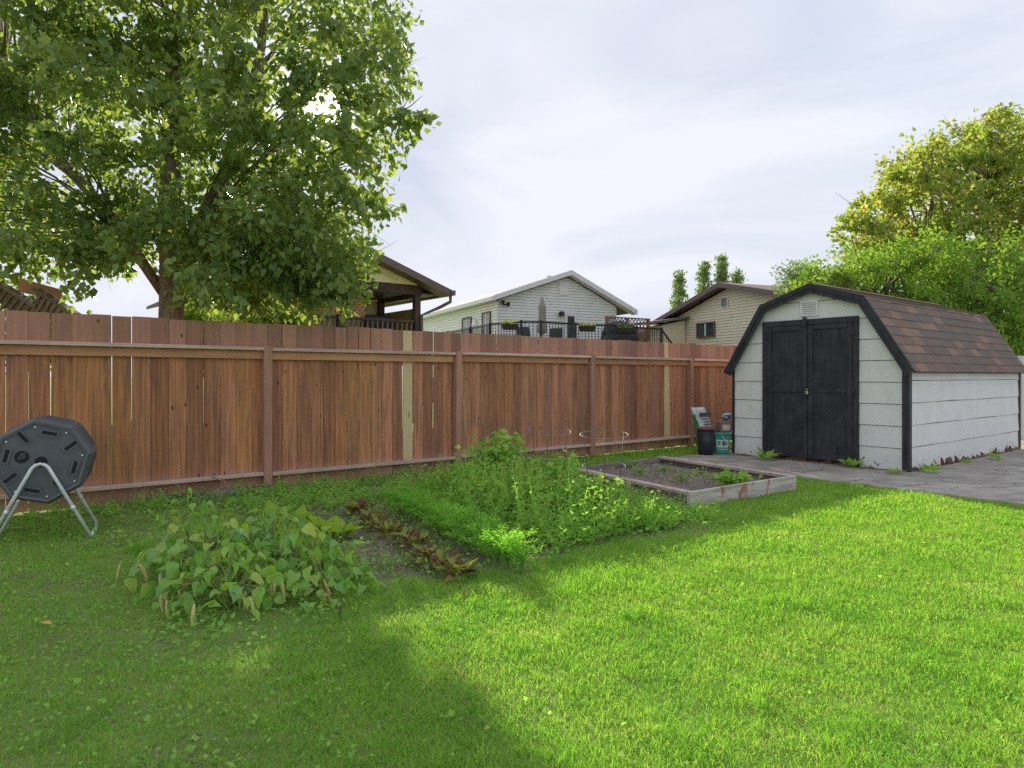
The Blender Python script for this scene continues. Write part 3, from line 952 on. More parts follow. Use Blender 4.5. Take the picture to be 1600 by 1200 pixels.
# gable vent, door, lamps
vt = MB(); solid(vt, fw0 - h2s * .03, h2d, h2s * .03, [(t2(873.5), z2(880, 461)), (t2(888.5), z2(880, 461)), (t2(888.5), z2(880, 440)), (t2(873.5), z2(880, 440))])
vt.build('gable_vent', 'white_vent', h2)
dr = MB(); solid(dr, fw0 - h2s * .05, h2d, h2s * .05, [(t2(881.5), 1.95), (t2(900.5), 1.95), (t2(900.5), z2(890, 488)), (t2(881.5), z2(890, 488))])
door2 = dr.build('door', 'white_trim', h2)
pn = MB(); solid(pn, fw0 - h2s * .06, h2d, h2s * .012, [(t2(886), 2.3), (t2(896.5), 2.3), (t2(896.5), z2(890, 494)), (t2(886), z2(890, 494))])
pn.build('pane', 'glass', door2)
lm = MB(); lm.lathe([(.0, .22), (.10, .20), (.13, .05), (.0, .0)], 10, tuple(fw0 - h2s * .14 + h2d * t2(875) + Vector((0, 0, z2(875, 495)))))
lm.build('wall_lamp', 'blackmetal', h2)
fl = MB(); q = fw0 - h2s * .12 + h2d * t2(784) + Vector((0, 0, z2(784, 476)))
fl.lathe([(.0, .0), (.05, .0), (.08, .16), (.0, .16)], 8, tuple(q)); fl.lathe([(.0, .0), (.05, .0), (.08, .16), (.0, .16)], 8, tuple(q + h2d * .22 - Vector((0, 0, .08))))
fl.bar(q + h2d * .1 + h2s * .1, q + h2d * .1, .05, .05)
fl.build('flood_lamp', 'blackmetal', h2)
for s0, s1, z0, z1 in ((.9, 1.75, 2.75, 3.86), (2.95, 4.05, 2.85, 3.80)):
    window(h2, wp - h2d * .02, h2s, -h2d, s0 - .35, s1 - .35, z0, z1, 'brownmetal', True, 'curtain')
ml = MB(); q = wp - h2d * .06 + h2s * 2.15 + Vector((0, 0, 3.35)); ml.lathe([(0, .0), (.16, .0), (.16, .06), (.10, .30), (0, .34)], 12, tuple(q)); ml.build('meter_box', 'steel', h2, True)
for px, py, rad, hh in ((858, 435, .07, .42), (742, 476, .07, .30)):
    pt = W(px, py, 29 if px > 800 else 30) - h2p
    MB().lathe([(rad, -1.0), (rad, 0), (rad * 1.5, 0), (rad * 1.5, hh * .25), (0, hh * .25)], 10, tuple(pt)).build('roof_vent_pipe', 'steel', h2)

# ---- its deck with black railing
ZT = 2.90
rail_px = [(700, 25.4), (735, 23.2), (766, 21.4), (814.5, 20.45), (845, 20.45), (899, 21.3), (950, 21.8), (994, 22.8), (1033.5, 23.6)]
rp = [Vector(((px - CX) / F_PX * Y, Y, 0)) for px, Y in rail_px]
dk = thing('raised_deck', 'raised deck with black metal railing beside the white house', 'deck', rp[4])
O = rp[4]
fl_poly = [p - O for p in rp] + [Vector((7.6, 29.5, 0)) - O, Vector((-3.6, 29.5, 0)) - O]
MB().prism([(p.x, p.y, 1.75) for p in fl_poly], [(p.x, p.y, 1.92) for p in fl_poly]).build('deck_floor', 'brownwood', dk)
for k, p in enumerate(rp):
    q = p - O
    MB().box(q.x - .04, q.x + .04, q.y - .04, q.y + .04, 0.0 if k in (3, 4, 8) else 1.75, ZT + .05).build('post', 'blackmetal', dk)
bal = MB()
for k in range(len(rp) - 1):
    a, b = rp[k] - O, rp[k + 1] - O
    for z in (ZT, 2.02):
        MB().bar(a + Vector((0, 0, z)), b + Vector((0, 0, z)), .045, .05).build('rail', 'blackmetal', dk)
    n = max(2, int((b - a).length / .115))
    for j in range(1, n):
        q = a.lerp(b, j / n)
        bal.box(q.x - .010, q.x + .010, q.y - .010, q.y + .010, 2.05, ZT - .03)
sa, sb = rp[8] - O, W(1056, 545, 23.2) - O
MB().bar(sa + Vector((0, 0, ZT)), Vector((sb.x, sb.y, sb.z)), .045, .05).build('stair_rail', 'blackmetal', dk)
for j in range(1, 6):
    q = (sa + Vector((0, 0, ZT))).lerp(sb, j / 6)
    bal.box(q.x - .010, q.x + .010, q.y - .010, q.y + .010, q.z - .9, q.z)
tag(bal.build('balusters', 'blackmetal', dk), None, None, None, 'stuff')
for px, Y, lab in ((797, 20.55, 'flower box hanging on deck railing left of the folded parasol'), (917, 21.35, 'flower box hanging on deck railing right of the white door'),
                   (975, 22.2, 'flower box hanging on deck railing above the covered barbecue')):
    c = Vector(((px - CX) / F_PX * Y, Y - .12, 2.66))
    pb = thing('flower_box', lab, 'planter', c, .25, 'planters on the deck railing')
    pb.scale = (.72, .8, .72)
    MB().hexa([(-.30, -.10, 0), (.30, -.10, 0), (.30, .10, 0), (-.30, .10, 0), (-.36, -.13, .24), (.36, -.13, .24), (.36, .13, .24), (-.36, .13, .24)]).build('trough', 'pot_terra', pb)
    n = 70
    P = np.c_[RNG.uniform(-.34, .34, n), RNG.uniform(-.14, .14, n), .22 + RNG.random(n) ** 2 * .22]
    D = np.c_[RNG.normal(size=n), RNG.normal(size=n), RNG.random(n) * 1.5]
    v, t_ = leaf_arrays(P, D, .09)
    tag(link('flowers', np_mesh('flowers', v, t_, 'flower'), pb), None, None, None, 'stuff')
um = thing('folded_parasol', 'folded grey parasol standing on the deck', 'parasol', W(847, 588, 22.6) * 1.0 - Vector((0, 0, 1.25 - 1.92)))
MB().tube([(0, 0, 0), (0, 0, 1.5)], .025, 8).build('pole', 'steel', um)
MB().lathe([(.30, 0), (.30, .05), (.05, .09), (0, .09)], 14).build('base', 'darkcloth', um)
uc = MB()
prof = [(.10, .75), (.17, .82), (.15, 1.1), (.13, 1.5), (.15, 1.62), (.11, 1.72), (.03, 1.98), (0, 2.02)]
vs = []
for r_, z in prof:
    for k in range(16):
        an = 2 * math.pi * k / 16
        rr = r_ * (1.0 if k % 2 else .72)
        vs.append((rr * math.cos(an), rr * math.sin(an), z))
fs = [(i * 16 + k, i * 16 + (k + 1) % 16, (i + 1) * 16 + (k + 1) % 16, (i + 1) * 16 + k) for i in range(len(prof) - 1) for k in range(16)]
uc.add(vs, fs); uc.build('canopy', 'greycloth', um, True)
bq = thing('covered_barbecue', 'barbecue under a dark cover behind the deck railing', 'barbecue', Vector((W(968, 560, 23.4).x, 23.4, 1.92)), .5)
MB().hexa([(-.72, -.33, 0), (.72, -.33, 0), (.72, .33, 0), (-.72, .33, 0), (-.62, -.28, .78), (.62, -.28, .78), (.62, .28, .78), (-.62, .28, .78)]).build('cover', 'darkcloth', bq, False, .05)
MB().tube([(-.55, 0, .74), (-.45, 0, .95), (0, 0, 1.02), (.45, 0, .95), (.55, 0, .74)], [.18, .24, .27, .24, .18], 10).build('hood', 'darkcloth', bq, True)
for px, Y, rz, lab in ((822, 22.2, .3, 'patio chair on the deck left of the folded parasol'), (864, 22.8, -.4, 'patio chair on the deck right of the folded parasol')):
    ch = thing('patio_chair', lab, 'chair', Vector((W(px, 560, Y).x, Y, 1.92)), rz, 'patio chairs on the deck')
    MB().box(-.25, .25, -.25, .25, .42, .46).build('seat', 'darkcloth', ch)
    MB().hexa([(-.25, .22, .47), (.25, .22, .47), (.25, .26, .47), (-.25, .26, .47), (-.23, .32, .98), (.23, .32, .98), (.23, .36, .98), (-.23, .36, .98)]).build('backrest', 'darkcloth', ch)
    for sx in (-.23, .23):
        for sy in (-.23, .23):
            MB().tube([(sx, sy, 0), (sx, sy, .42)], .015, 6).build('leg', 'blackmetal', ch)
# lattice screen at the right end of the deck
la, lb = W(948, 560, 23.9), W(1013, 560, 24.9)
ls = thing('lattice_screen', 'brown lattice privacy screen at the right end of the deck', 'screen', Vector((la.x, la.y, 0)), math.atan2(lb.y - la.y, lb.x - la.x))
LL = (Vector((lb.x, lb.y)) - Vector((la.x, la.y))).length
def lattice(mb, x0, x1, z0, z1, step, w, th=.012):
    for sg, y in ((1, 0.0), (-1, th + .001)):
        c = x0 - (z1 - z0)
        while c < x1 + (z1 - z0):
            pts = []
            xa, xb = (c, c + (z1 - z0)) if sg > 0 else (c + (z1 - z0), c)
            ta = 0.0; tb = 1.0
            for lim, s_ in ((x0, 1), (x1, -1)):
                for_a = (lim - xa) / (xb - xa)
                if (xb - xa) * s_ > 0: ta = max(ta, for_a)
                else: tb = min(tb, for_a)
            if tb - ta > .02:
                p = Vector((xa + (xb - xa) * ta, y, z0 + (z1 - z0) * ta)); q = Vector((xa + (xb - xa) * tb, y, z0 + (z1 - z0) * tb))
                mb.bar(p, q, th, w)
            c += step
for x in (0, LL * .48, LL):
    MB().box(x - .045, x + .045, -.045, .045, 0, 3.34).build('post', 'lattice_brown', ls)
MB().box(-.05, LL + .05, -.04, .06, 3.34, 3.38).build('top_rail', 'lattice_brown', ls)
lt = MB(); lattice(lt, .05, LL - .05, 2.86, 3.335, .16, .035)
tag(lt.build('lattice', 'lattice_brown', ls), None, None, None, 'stuff')
for k in range(int(LL / .15)):
    MB().box(.05 + k * .15, .05 + k * .15 + .142, -.01, .01, 1.9, 2.85).build('board', 'lattice_brown', ls)

# ---- beige house: its gable faces left, the wall comes nearer to the right
h3p = Vector((.3058 * 27, 27, 0))
h3d, h3e = Vector((.36, -.933, 0)).normalized(), Vector((.933, .36, 0)).normalized()
h3 = thing('beige_house', 'beige sided house with brown trimmed gable left of the shed', 'house', h3p)
zpk, HW3, s3l, s3r = 4.92, 5.0, .253, .225
def z3r(t):
    return zpk + s3l * t if t < 0 else zpk - s3r * t
WL3 = 4.45
def h3top(t):
    return z3r(t - WL3) - .12
wm = MB()
wp3 = h3e * .45 - h3d * WL3
solid(wm, wp3 + h3e * .03, h3d, h3e * 9.0, [(0, 0), (2 * WL3, 0), (2 * WL3, h3top(2 * WL3)), (WL3, zpk - .12), (0, h3top(0))])
wm.build('wall', 'roofgrey', h3)  # core colour kept dark to paint the shadow lines between siding laps
sd = MB(); lap_wall(sd, wp3 + h3e * .029, h3d, 2 * WL3, 1.2, h3top, .115, -h3e)
tag(sd.build('siding', 'lapbeige', h3), None, None, None, 'stuff')
rf, fa = MB(), MB()
for ta, tb in ((-HW3, 0), (0, HW3)):
    solid(rf, h3e * 0.0, h3d, h3e * 10.0, [(ta, z3r(ta)), (tb, z3r(tb)), (tb, z3r(tb) + .10), (ta, z3r(ta) + .10)])
    solid(fa, -h3e * .04, h3d, h3e * .035, [(ta, z3r(ta) - .10), (tb, z3r(tb) - .10), (tb, z3r(tb) + .09), (ta, z3r(ta) + .09)])
    solid(fa, h3e * .0, h3d, h3e * .44, [(ta, z3r(ta) - .05), (tb, z3r(tb) - .05), (tb, z3r(tb) - .01), (ta, z3r(ta) - .01)])
rf.build('roof', 'roofbrown', h3)
fa.build('fascia', 'brownmetal', h3)
def t3(px, P_=h3p + h3e * .45):
    k = (px - CX) / F_PX
    return (P_.y * k - P_.x) / (h3d.x - h3d.y * k)
def z3(px, py):
    return EYE + (HZ - py) / F_PX * (h3p + h3e * .45 + h3d * t3(px)).y
vt = MB(); solid(vt, h3e * .41, h3d, h3e * .03, [(t3(1126.5), z3(1132, 480.5)), (t3(1137.8), z3(1132, 480.5)), (t3(1137.8), z3(1132, 464)), (t3(1126.5), z3(1132, 464))])
vto = vt.build('gable_vent', 'white_trim', h3)
vt = MB(); solid(vt, h3e * .40, h3d, h3e * .008, [(t3(1127.8), z3(1132, 479)), (t3(1136.6), z3(1132, 479)), (t3(1136.6), z3(1132, 465.5)), (t3(1127.8), z3(1132, 465.5))])
vt.build('louvre', 'roofgrey', vto)
window(h3, h3e * .44, h3d, -h3e, t3(1090), t3(1118), z3(1104, 527.5), z3(1104, 503.5), 'brownmetal')
# porch lean-to
tA, tB = t3(1040), t3(1078)
zz0 = z3(1076, 498)
p_ = [h3d * tA + h3e * .42, h3d * tB + h3e * .42, h3d * tB - h3e * 1.5, h3d * tA - h3e * 1.5]
zz = [zz0 + .02, zz0, zz0 - .28, zz0 - .26]
MB().hexa([(p.x, p.y, z) for p, z in zip(p_, zz)] + [(p.x, p.y, z + .1) for p, z in zip(p_, zz)]).build('porch_roof', 'roofbrown', h3)
pw = MB(); solid(pw, h3d * (tB - .3) + h3e * .41, -h3e, -h3d * 2.2, [(0, 0), (1.2, 0), (1.2, zz0 - .3), (0, zz0 - .05)])
pw.build('porch_wall', 'lapbeige', h3)
for tt, s_ in ((2.2, 3.0), (1.2, 5.0)):
    q = h3d * tt + h3e * s_
    MB().box(q.x - .25, q.x + .25, q.y - .25, q.y + .25, 4.3, zpk + .12).build('roof_vent', 'roofgrey', h3)

# ---- yellow house with covered deck
h1p = Vector((-1.66, 18.0, 0))
h1 = thing('yellow_house', 'yellow house with dark brown roof over a covered deck', 'house', h1p)
Lf = -U
E1, S1, HW = 3.47, .352, 2.75
def z1r(t):
    return E1 + S1 * (t if t < HW else 2 * HW - t)
rf = MB()
for ta, tb in ((0, HW), (HW, 2 * HW)):
    solid(rf, Vector((0, 0, 0)), Lf, N * 10, [(ta, z1r(ta)), (tb, z1r(tb)), (tb, z1r(tb) + .10), (ta, z1r(ta) + .10)])
rf.build('roof', 'roofbrown', h1)
fa = MB()
for ta, tb in ((-.04, HW), (HW, 2 * HW + .04)):
    solid(fa, -N * .04, Lf, N * .035, [(ta, z1r(ta) - .08), (tb, z1r(tb) - .08), (tb, z1r(tb) + .10), (ta, z1r(ta) + .10)])
    solid(fa, N * 0.0, Lf, N * .5, [(ta, z1r(ta) - .06), (tb, z1r(tb) - .06), (tb, z1r(tb) - .01), (ta, z1r(ta) - .01)])
fa.build('fascia', 'brownmetal', h1)
gu = MB(); solid(gu, U * .12, N, Lf * .12, [(-.1, E1 - .06), (9.9, E1 - .06), (9.9, E1 + .07), (-.1, E1 + .07)])
gu.build('gutter', 'brownmetal', h1)
dp = Lf * .62 - N * .05
MB().tube([U * .05 + N * .05 + Vector((0, 0, E1 - .05)), U * .05 + N * .05 + Vector((0, 0, E1 - .22)), Lf * .2 + N * .2 + Vector((0, 0, E1 - .38)), Lf * .66 + N * .35 + Vector((0, 0, E1 - .60)), Lf * .66 + N * .35 + Vector((0, 0, .1))], .045, 8).build('downpipe', 'brownmetal', h1)
gb = MB(); ZB = 3.66
solid(gb, N * .42, Lf, N * .10, [(.62, ZB), (2 * HW - .62, ZB), (2 * HW - .62, ZB + .02), (HW, z1r(HW) - .05), (.62, ZB + .02)])
gb.build('gable_wall', 'yellow', h1)
fr = N * .47
bm_ = MB(); bm_.bar(fr + Lf * .62 + Vector((0, 0, ZB - .13)), fr + Lf * 5.1 + Vector((0, 0, ZB - .13)), .12, .25)
bm_.bar(Lf * .745 + N * .55 + Vector((0, 0, ZB - .16)), Lf * .745 + N * 2.6 + Vector((0, 0, ZB - .16)), .12, .30)
bm_.build('beam', 'brownwood', h1)
sf = MB(); solid(sf, N * .53, Lf, N * 2.1, [(.05, E1 - .02), (5.4, E1 - .02), (5.4, E1 + .02), (.05, E1 + .02)])
sf.build('soffit', 'brownmetal', h1)
for q in (Lf * .745 + fr, Lf * .745 + N * 2.5, Lf * 2.9 + fr, Lf * 5.0 + fr):
    p = MB().box(-.08, .08, -.08, .08, 0, ZB - .26).build('post', 'brownwood', h1)
    p.location = q; p.rotation_euler = (0, 0, TH)
bw = MB(); solid(bw, N * 2.62 , Lf, N * 7.0, [(.78, 0), (5.2, 0), (5.2, E1 - .05), (.78, E1 - .05)])
bw.build('wall', 'yellow', h1)
df = MB(); solid(df, N * .2, Lf, N * 2.4, [(.55, 1.55), (5.2, 1.55), (5.2, 1.75), (.55, 1.75)])
df.build('deck_floor', 'brownwood', h1)
for k in range(7):
    a = N * (.62 + k * .275) + Lf * .60
    pb = MB(); solid(pb, a, N, Lf * .03, [(0, 1.76), (.268, 1.76), (.268, 3.08), (0, 3.08)])
    pb.build('board', 'yellowboard', h1)
rb = MB()
for a, b_ in ((.84, 2.8), (3.0, 4.9)):
    rl = MB().bar(fr + Lf * a + Vector((0, 0, 2.70)), fr + Lf * b_ + Vector((0, 0, 2.70)), .10, .06)
    rl.build('railing', 'brownwood', h1)
    n = int((b_ - a) / .14)
    for j in range(n):
        q = fr + Lf * (a + (j + .5) * .14)
        rb.bar(q + Vector((0, 0, 1.8)), q + Vector((0, 0, 2.66)), .045, .045, U)
tag(rb.build('balusters', 'lattice_old', h1), None, None, None, 'stuff')
lt_p = bpy.data.objects.new('lattice_panel', None)
l1 = MB(); lattice(l1, 0, 2.6, 2.76, 3.16, .14, .04)
lo = l1.build('lattice_panel', 'lattice_orange', h1); lo.location = fr + Lf * 4.9 - N * .12; lo.rotation_euler = (0, 0, TH)
bpy.data.objects.remove(lt_p)
b1 = thing('deck_barbecue', 'dark covered grill on the covered deck of the yellow house', 'barbecue', h1p + Lf * 1.6 + N * 1.0 + Vector((0, 0, 1.75)), TH)
MB().hexa([(-.5, -.25, 0), (.5, -.25, 0), (.5, .25, 0), (-.5, .25, 0), (-.45, -.22, .82), (.45, -.22, .82), (.45, .22, .82), (-.45, .22, .82)]).build('cover', 'darkcloth', b1, False, .04)
MB().tube([(-.4, 0, .8), (-.3, 0, .92), (.3, 0, .92), (.4, 0, .8)], [.14, .2, .2, .14], 8).build('hood', 'darkcloth', b1, True)

# ---- small white building glimpsed under the tree
ws = W(350, 588, 19.0)
sm = thing('white_outbuilding', 'white sided outbuilding glimpsed under the big tree', 'shed', Vector((ws.x, 19.0, 0)), .2)
MB().box(-.55, .55, 0, 2.4, 0, 3.2).build('wall', 'lapwhite', sm)
sdm = MB(); lap_wall(sdm, Vector((-.55, -.001, 0)), Vector((1, 0, 0)), 1.1, 1.4, lambda t: 3.2, .3, Vector((0, -1, 0)))
tag(sdm.build('siding', 'lapwhite', sm), None, None, None, 'stuff')
MB().prism([(-.7, -.15, 3.2), (.7, -.15, 3.2), (0, -.15, 3.6)], [(-.7, 2.5, 3.2), (.7, 2.5, 3.2), (0, 2.5, 3.6)]).build('roof', 'roofgrey', sm)

# ---- old lattice arbour at the far left behind the fence
arb = thing('lattice_arbour', 'old brown lattice arbour with sloping tops behind the fence at far left', 'arbour', Vector((W(30, 588, 8.2).x, 8.2, 0)))
def slope_panel(xa, za, xb, zb, Y, k):
    pa_, pb_ = W(xa, za, Y) - arb.location, W(xb, zb, Y - .25) - arb.location
    MB().bar(pa_, pb_, .09, .045).build('top_rail', 'lattice_old', arb)
    d = Vector((pb_.x - pa_.x, pb_.y - pa_.y, 0)); L = d.length; d /= L
    mb = MB()
    n = int(L / .09) + 1
    for j in range(n + 8):
        for sg in (1, -1):
            t0 = j * .09 - (.55 if sg > 0 else .1)
            t1 = t0 + sg * .5 + (0 if sg > 0 else .5)
            s0, s1 = max(0, min(L, t0)), max(0, min(L, t1 if sg > 0 else t0 - .5))
            if abs(s1 - s0) < .06: continue
            zt = lambda s: pa_.z + (pb_.z - pa_.z) * s / L - .03
            hi, lw = (s0, s1)
            zz = zt(hi)
            p = pa_ + d * hi; p.z = zz
            q = pa_ + d * lw; q.z = zz - abs(lw - hi)
            off = Vector((0, .012 * sg, 0))
            mb.bar(p + off, q + off, .01, .032)
    tag(mb.build('lattice', 'lattice_old', arb), None, None, None, 'stuff')
    for p in (pa_, pb_):
        MB().box(p.x - .04, p.x + .04, p.y - .0 + .05, p.y + .13, 0, p.z - .02).build('post', 'lattice_old', arb)
slope_panel(-40, 418, 60, 480, 8.4, 0)
slope_panel(57, 452, 120, 492, 8.1, 1)
pq = [W(28, 434, 8.9), W(94, 452, 8.9), W(94, 470, 8.9), W(28, 456, 8.9)]
MB().prism([p - arb.location for p in pq], [p - arb.location + Vector((0, .04, 0)) for p in pq]).build('roof_plank', 'fence_rail', arb)

# white vinyl fence at the right edge
vf = thing('white_vinyl_fence', 'pale vinyl fence behind the far right corner of the shed', 'fence', W(1594, 588, 13.2) - Vector((0, 0, 1.25)), TH)
for k in range(8):
    MB().box(.02 + k * .2, .215 + k * .2, -.02, .02, .05, 1.58).build('board', 'lapbeige' if False else 'white_trim', vf)
MB().box(-.06, .02 - .004, -.06, .06, 0, 1.65).build('post', 'white_trim', vf)

# ================================================================== trees
def tree(name, label, base, trunk_pts, trunk_r, clumps, per, leaf, mat, bark, group=None, droop=0.35, shape=LEAF_S, reject=None, branch_r=.035, crown_flat=.75, low=0.0):
    """trunk_pts relative to base; clumps = array (n,4): x y z radius in world"""
    tr = thing(name, label, 'tree', base, 0, group)
    b = Vector(base)
    tb = MB()
    for pts, rr in zip(trunk_pts, trunk_r):
        tb.tube([Vector(p) for p in pts], rr, 12)
    tb.build('trunk', bark, tr, True)
    br = MB()
    axis = [Vector(p) for p in trunk_pts[0]]
    allpts = []
    for pts in trunk_pts:
        P = [Vector(p) for p in pts]
        for a, c in zip(P[:-1], P[1:]):
            for s in (0, .25, .5, .75):
                allpts.append(a.lerp(c, s))
    for cx, cy, cz, r in clumps:
        c = Vector((cx, cy, cz)) - b
        want = max(c.z - .45 * math.hypot(c.x, c.y), low)
        st = min(allpts, key=lambda p: abs(p.z - want) + .55 * (Vector((p.x - c.x, p.y - c.y)).length))
        L = (c - st).length
        mid = st.lerp(c, .5) + Vector((random.gauss(0, .06), random.gauss(0, .06), .10)) * L
        if L > 1.6 and low > 0 and random.random() < .5:
            st = mid.lerp(c, .45)
            mid = st.lerp(c, .5)
            L = .7
        r0 = branch_r * (.35 + .22 * L)
        br.tube([st, st.lerp(mid, .55) + Vector((0, 0, .02 * L)), mid, mid.lerp(c, .6), c], [r0, r0 * .75, r0 * .55, r0 * .35, r0 * .12], 5, False)
        for _ in range(4):
            e = c + Vector((random.gauss(0, 1), random.gauss(0, 1), random.gauss(0, .8))) * r * .75
            br.tube([mid.lerp(c, .7), e.lerp(c, .45), e], [r0 * .25, r0 * .16, r0 * .06], 4, False)
    br.build('branches', bark, tr, True)
    C = np.asarray(clumps, float)
    idx = np.repeat(np.arange(len(C)), per)
    n = len(idx)
    # twigs: leaves gathered along short lines inside each clump
    tw = 9
    tdir = unit(RNG.normal(size=(len(C) * tw, 3)) * np.array([1, 1, .8]))
    which = idx * tw + RNG.integers(0, tw, n)
    s = RNG.random(n) ** .6
    P = C[idx, :3] + tdir[which] * (C[idx, 3] * s * 1.15)[:, None] + RNG.normal(size=(n, 3)) * (C[idx, 3] * .20)[:, None] * np.array([1, 1, crown_flat])
    D = tdir[which] * .6 + RNG.normal(size=(n, 3)) * .75 + np.array([0, 0, -droop * 2])
    if reject is not None:
        keep = reject(P)
        P, D = P[keep], D[keep]
    v, t_ = leaf_arrays(P - np.array(b), D, leaf * RNG.uniform(.65, 1.2, len(P)), shape)
    tag(link('crown', np_mesh('crown', v, t_, mat), tr), None, None, None, 'stuff')
    return tr

def sample_clumps(poly, n, Yc, dY, r0, r1, xr, yr, taper=None):
    """clumps whose centres project inside an outline of the photograph, spread in depth"""
    out = []
    pool = np.empty((0, 2))
    while len(pool) < n * 5:
        px = RNG.uniform(xr[0], xr[1], 4000); py = RNG.uniform(yr[0], yr[1], 4000)
        ok = in_poly(px, py, poly)
        pool = np.concatenate([pool, np.c_[px[ok], py[ok]]])
    chosen = [pool[0]]
    for k in range(1, n):                       # spread evenly: best of a few candidates
        cand = pool[(k * 5 + np.arange(5)) % len(pool)]
        d = np.min(np.linalg.norm(cand[:, None] - np.array(chosen)[None], axis=2), axis=1)
        chosen.append(cand[np.argmax(d)])
    for x, y in chosen:
        p = W(x, y, Yc + RNG.uniform(-1, 1) * dY)
        out.append((p.x, p.y, p.z, RNG.uniform(r0, r1)))
    return np.array(out)

# big poplar behind the fence
tb_ = Vector((W(266, 588, 8.7).x, 8.7, 0))
crown = [(-150, -210), (200, -270), (430, -190), (560, -50), (598, 20), (622, 70), (640, 170), (618, 222), (580, 245), (570, 330), (545, 350), (552, 420), (560, 440), (575, 455), (540, 466),
         (480, 455), (400, 460), (330, 455), (290, 462), (250, 440), (210, 420), (165, 412), (140, 442), (110, 470), (60, 440), (-40, 430), (-150, 400)]
cl = sample_clumps(crown, 290, 8.5, 1.7, .24, .46, (-160, 650), (-280, 470))
low = [(-30, 390), (100, 380), (260, 340), (400, 350), (540, 370), (570, 425), (560, 450), (520, 466), (430, 470), (330, 462), (285, 470), (245, 450), (200, 425), (150, 430), (120, 465), (60, 470), (-30, 450)]
cl = np.concatenate([cl, sample_clumps(low, 60, 8.3, 1.1, .22, .38, (-30, 590), (340, 475))])
cl = cl[~((abs((cl[:, 0] / cl[:, 1] * F_PX + CX) - 190) < 48) & (abs((HZ - (cl[:, 2] - EYE) / cl[:, 1] * F_PX) - 455) < 42))]
cpx, cpy = cl[:, 0] / cl[:, 1] * F_PX + CX, HZ - (cl[:, 2] - EYE) / cl[:, 1] * F_PX
cl = cl[~(((abs(cpx - 264) < 44) & (cpy > 365) & (cl[:, 1] < 9.1)) | ((cpx < 128) & (cpy > 405)))]
def sun_gap(P):
    px = CX + P[:, 0] / P[:, 1] * F_PX
    py = HZ - (P[:, 2] - EYE) / P[:, 1] * F_PX
    d = np.hypot(px - 506, (py - 169))
    return (RNG.random(len(d)) < np.clip((d - 9) / 17, 0, 1)) & (P[:, 2] > 1.9)
tk = [[(0, 0, -.1), (0, 0, 1.0), (.01, .02, 2.4), (-.03, .05, 3.6), (.0, .08, 5.2), (.05, .1, 6.2), (.08, .1, 7.2)],
      [(0.02, 0.02, 2.5), (.28, .15, 3.2), (.62, .2, 3.9), (.86, .2, 4.6), (1.08, .25, 5.6), (1.2, .3, 6.6)],
      [(-0.02, 0.02, 2.2), (-.7, -.1, 3.3), (-1.4, -.2, 4.1), (-2.2, -.2, 5.4)]]
trr = [[.22, .165, .15, .13, .10, .06, .02], [.07, .085, .075, .07, .055, .02], [.06, .07, .055, .02]]
tree('poplar_tree', 'large leafy green tree with bare trunk behind the fence at left', tb_, tk, trr, cl, 190, .106, 'popleaf', 'bark', None, .35, LEAF_S, sun_gap, .026, .75, 3.1)

# turning maple and green tree behind the shed
mp = [(1335, 415), (1318, 345), (1335, 318), (1380, 285), (1420, 245), (1480, 212), (1560, 178), (1620, 185), (1760, 210), (1860, 330), (1850, 430), (1700, 470), (1500, 430)]
cl = sample_clumps(mp, 270, 23, 2.6, .38, .66, (1310, 1870), (160, 480))
mb_ = Vector((W(1560, 588, 23).x, 23, 0))
tree('maple_tree', 'tall tree with yellow and orange turning leaves behind the shed', mb_, [[(0, 0, -.1), (0, 0, 2), (-.2, 0, 4), (-.4, .1, 6), (-.3, .1, 8.6)], [(0, 0, 2.2), (1.2, .2, 4.4), (2.4, .2, 6.6)], [(-.05, 0, 2.5), (-1.6, -.2, 4.4), (-3.0, -.2, 5.6)]],
     [[.28, .22, .17, .11, .03], [.12, .10, .03], [.12, .10, .03]], cl, 200, .17, 'mapleleaf', 'bark2', None, .2, LEAF_S, None, .05)
bs = [(1245, 440), (1262, 430), (1300, 415), (1330, 395), (1400, 385), (1470, 380), (1545, 385), (1620, 390), (1760, 420), (1780, 560), (1600, 570), (1500, 560), (1330, 520), (1240, 500)]
cl = sample_clumps(bs, 210, 17.0, 1.6, .32, .55, (1230, 1790), (375, 575))
bb = Vector((W(1560, 588, 17.2).x, 17.2, 0))
tree('green_tree', 'bright green bushy tree right behind the shed roof', bb, [[(0, 0, -.1), (-.1, 0, 1.2), (-.5, 0, 2.2), (-1.2, 0, 3.4)], [(0, 0, .5), (.8, 0, 1.8), (1.7, .1, 3.2)], [(-.1, 0, .9), (-1.8, .1, 2.0), (-3.3, .1, 2.9), (-4.6, .1, 3.3)]],
     [[.18, .15, .11, .03], [.10, .08, .02], [.10, .08, .06, .02]], cl, 210, .125, 'bushleaf', 'bark2', None, .25, LANCE_S * np.array([1.5, 1, 1]), None, .06)
# slim dark tree tip left of the shed ridge
cl = sample_clumps([(1222, 425), (1245, 412), (1268, 430), (1268, 470), (1225, 470)], 16, 19.5, .5, .22, .38, (1215, 1275), (410, 475))
sb_ = Vector((W(1248, 588, 19.5).x, 19.5, 0))
tree('slender_tree', 'small dark leafed tree poking up left of the shed ridge', sb_, [[(0, 0, -.1), (.05, 0, 2), (0, 0, 3.9)]], [[.09, .07, .02]], cl, 130, .12, 'farleaf', 'bark2', None, .0, LANCE_S, None, .03)
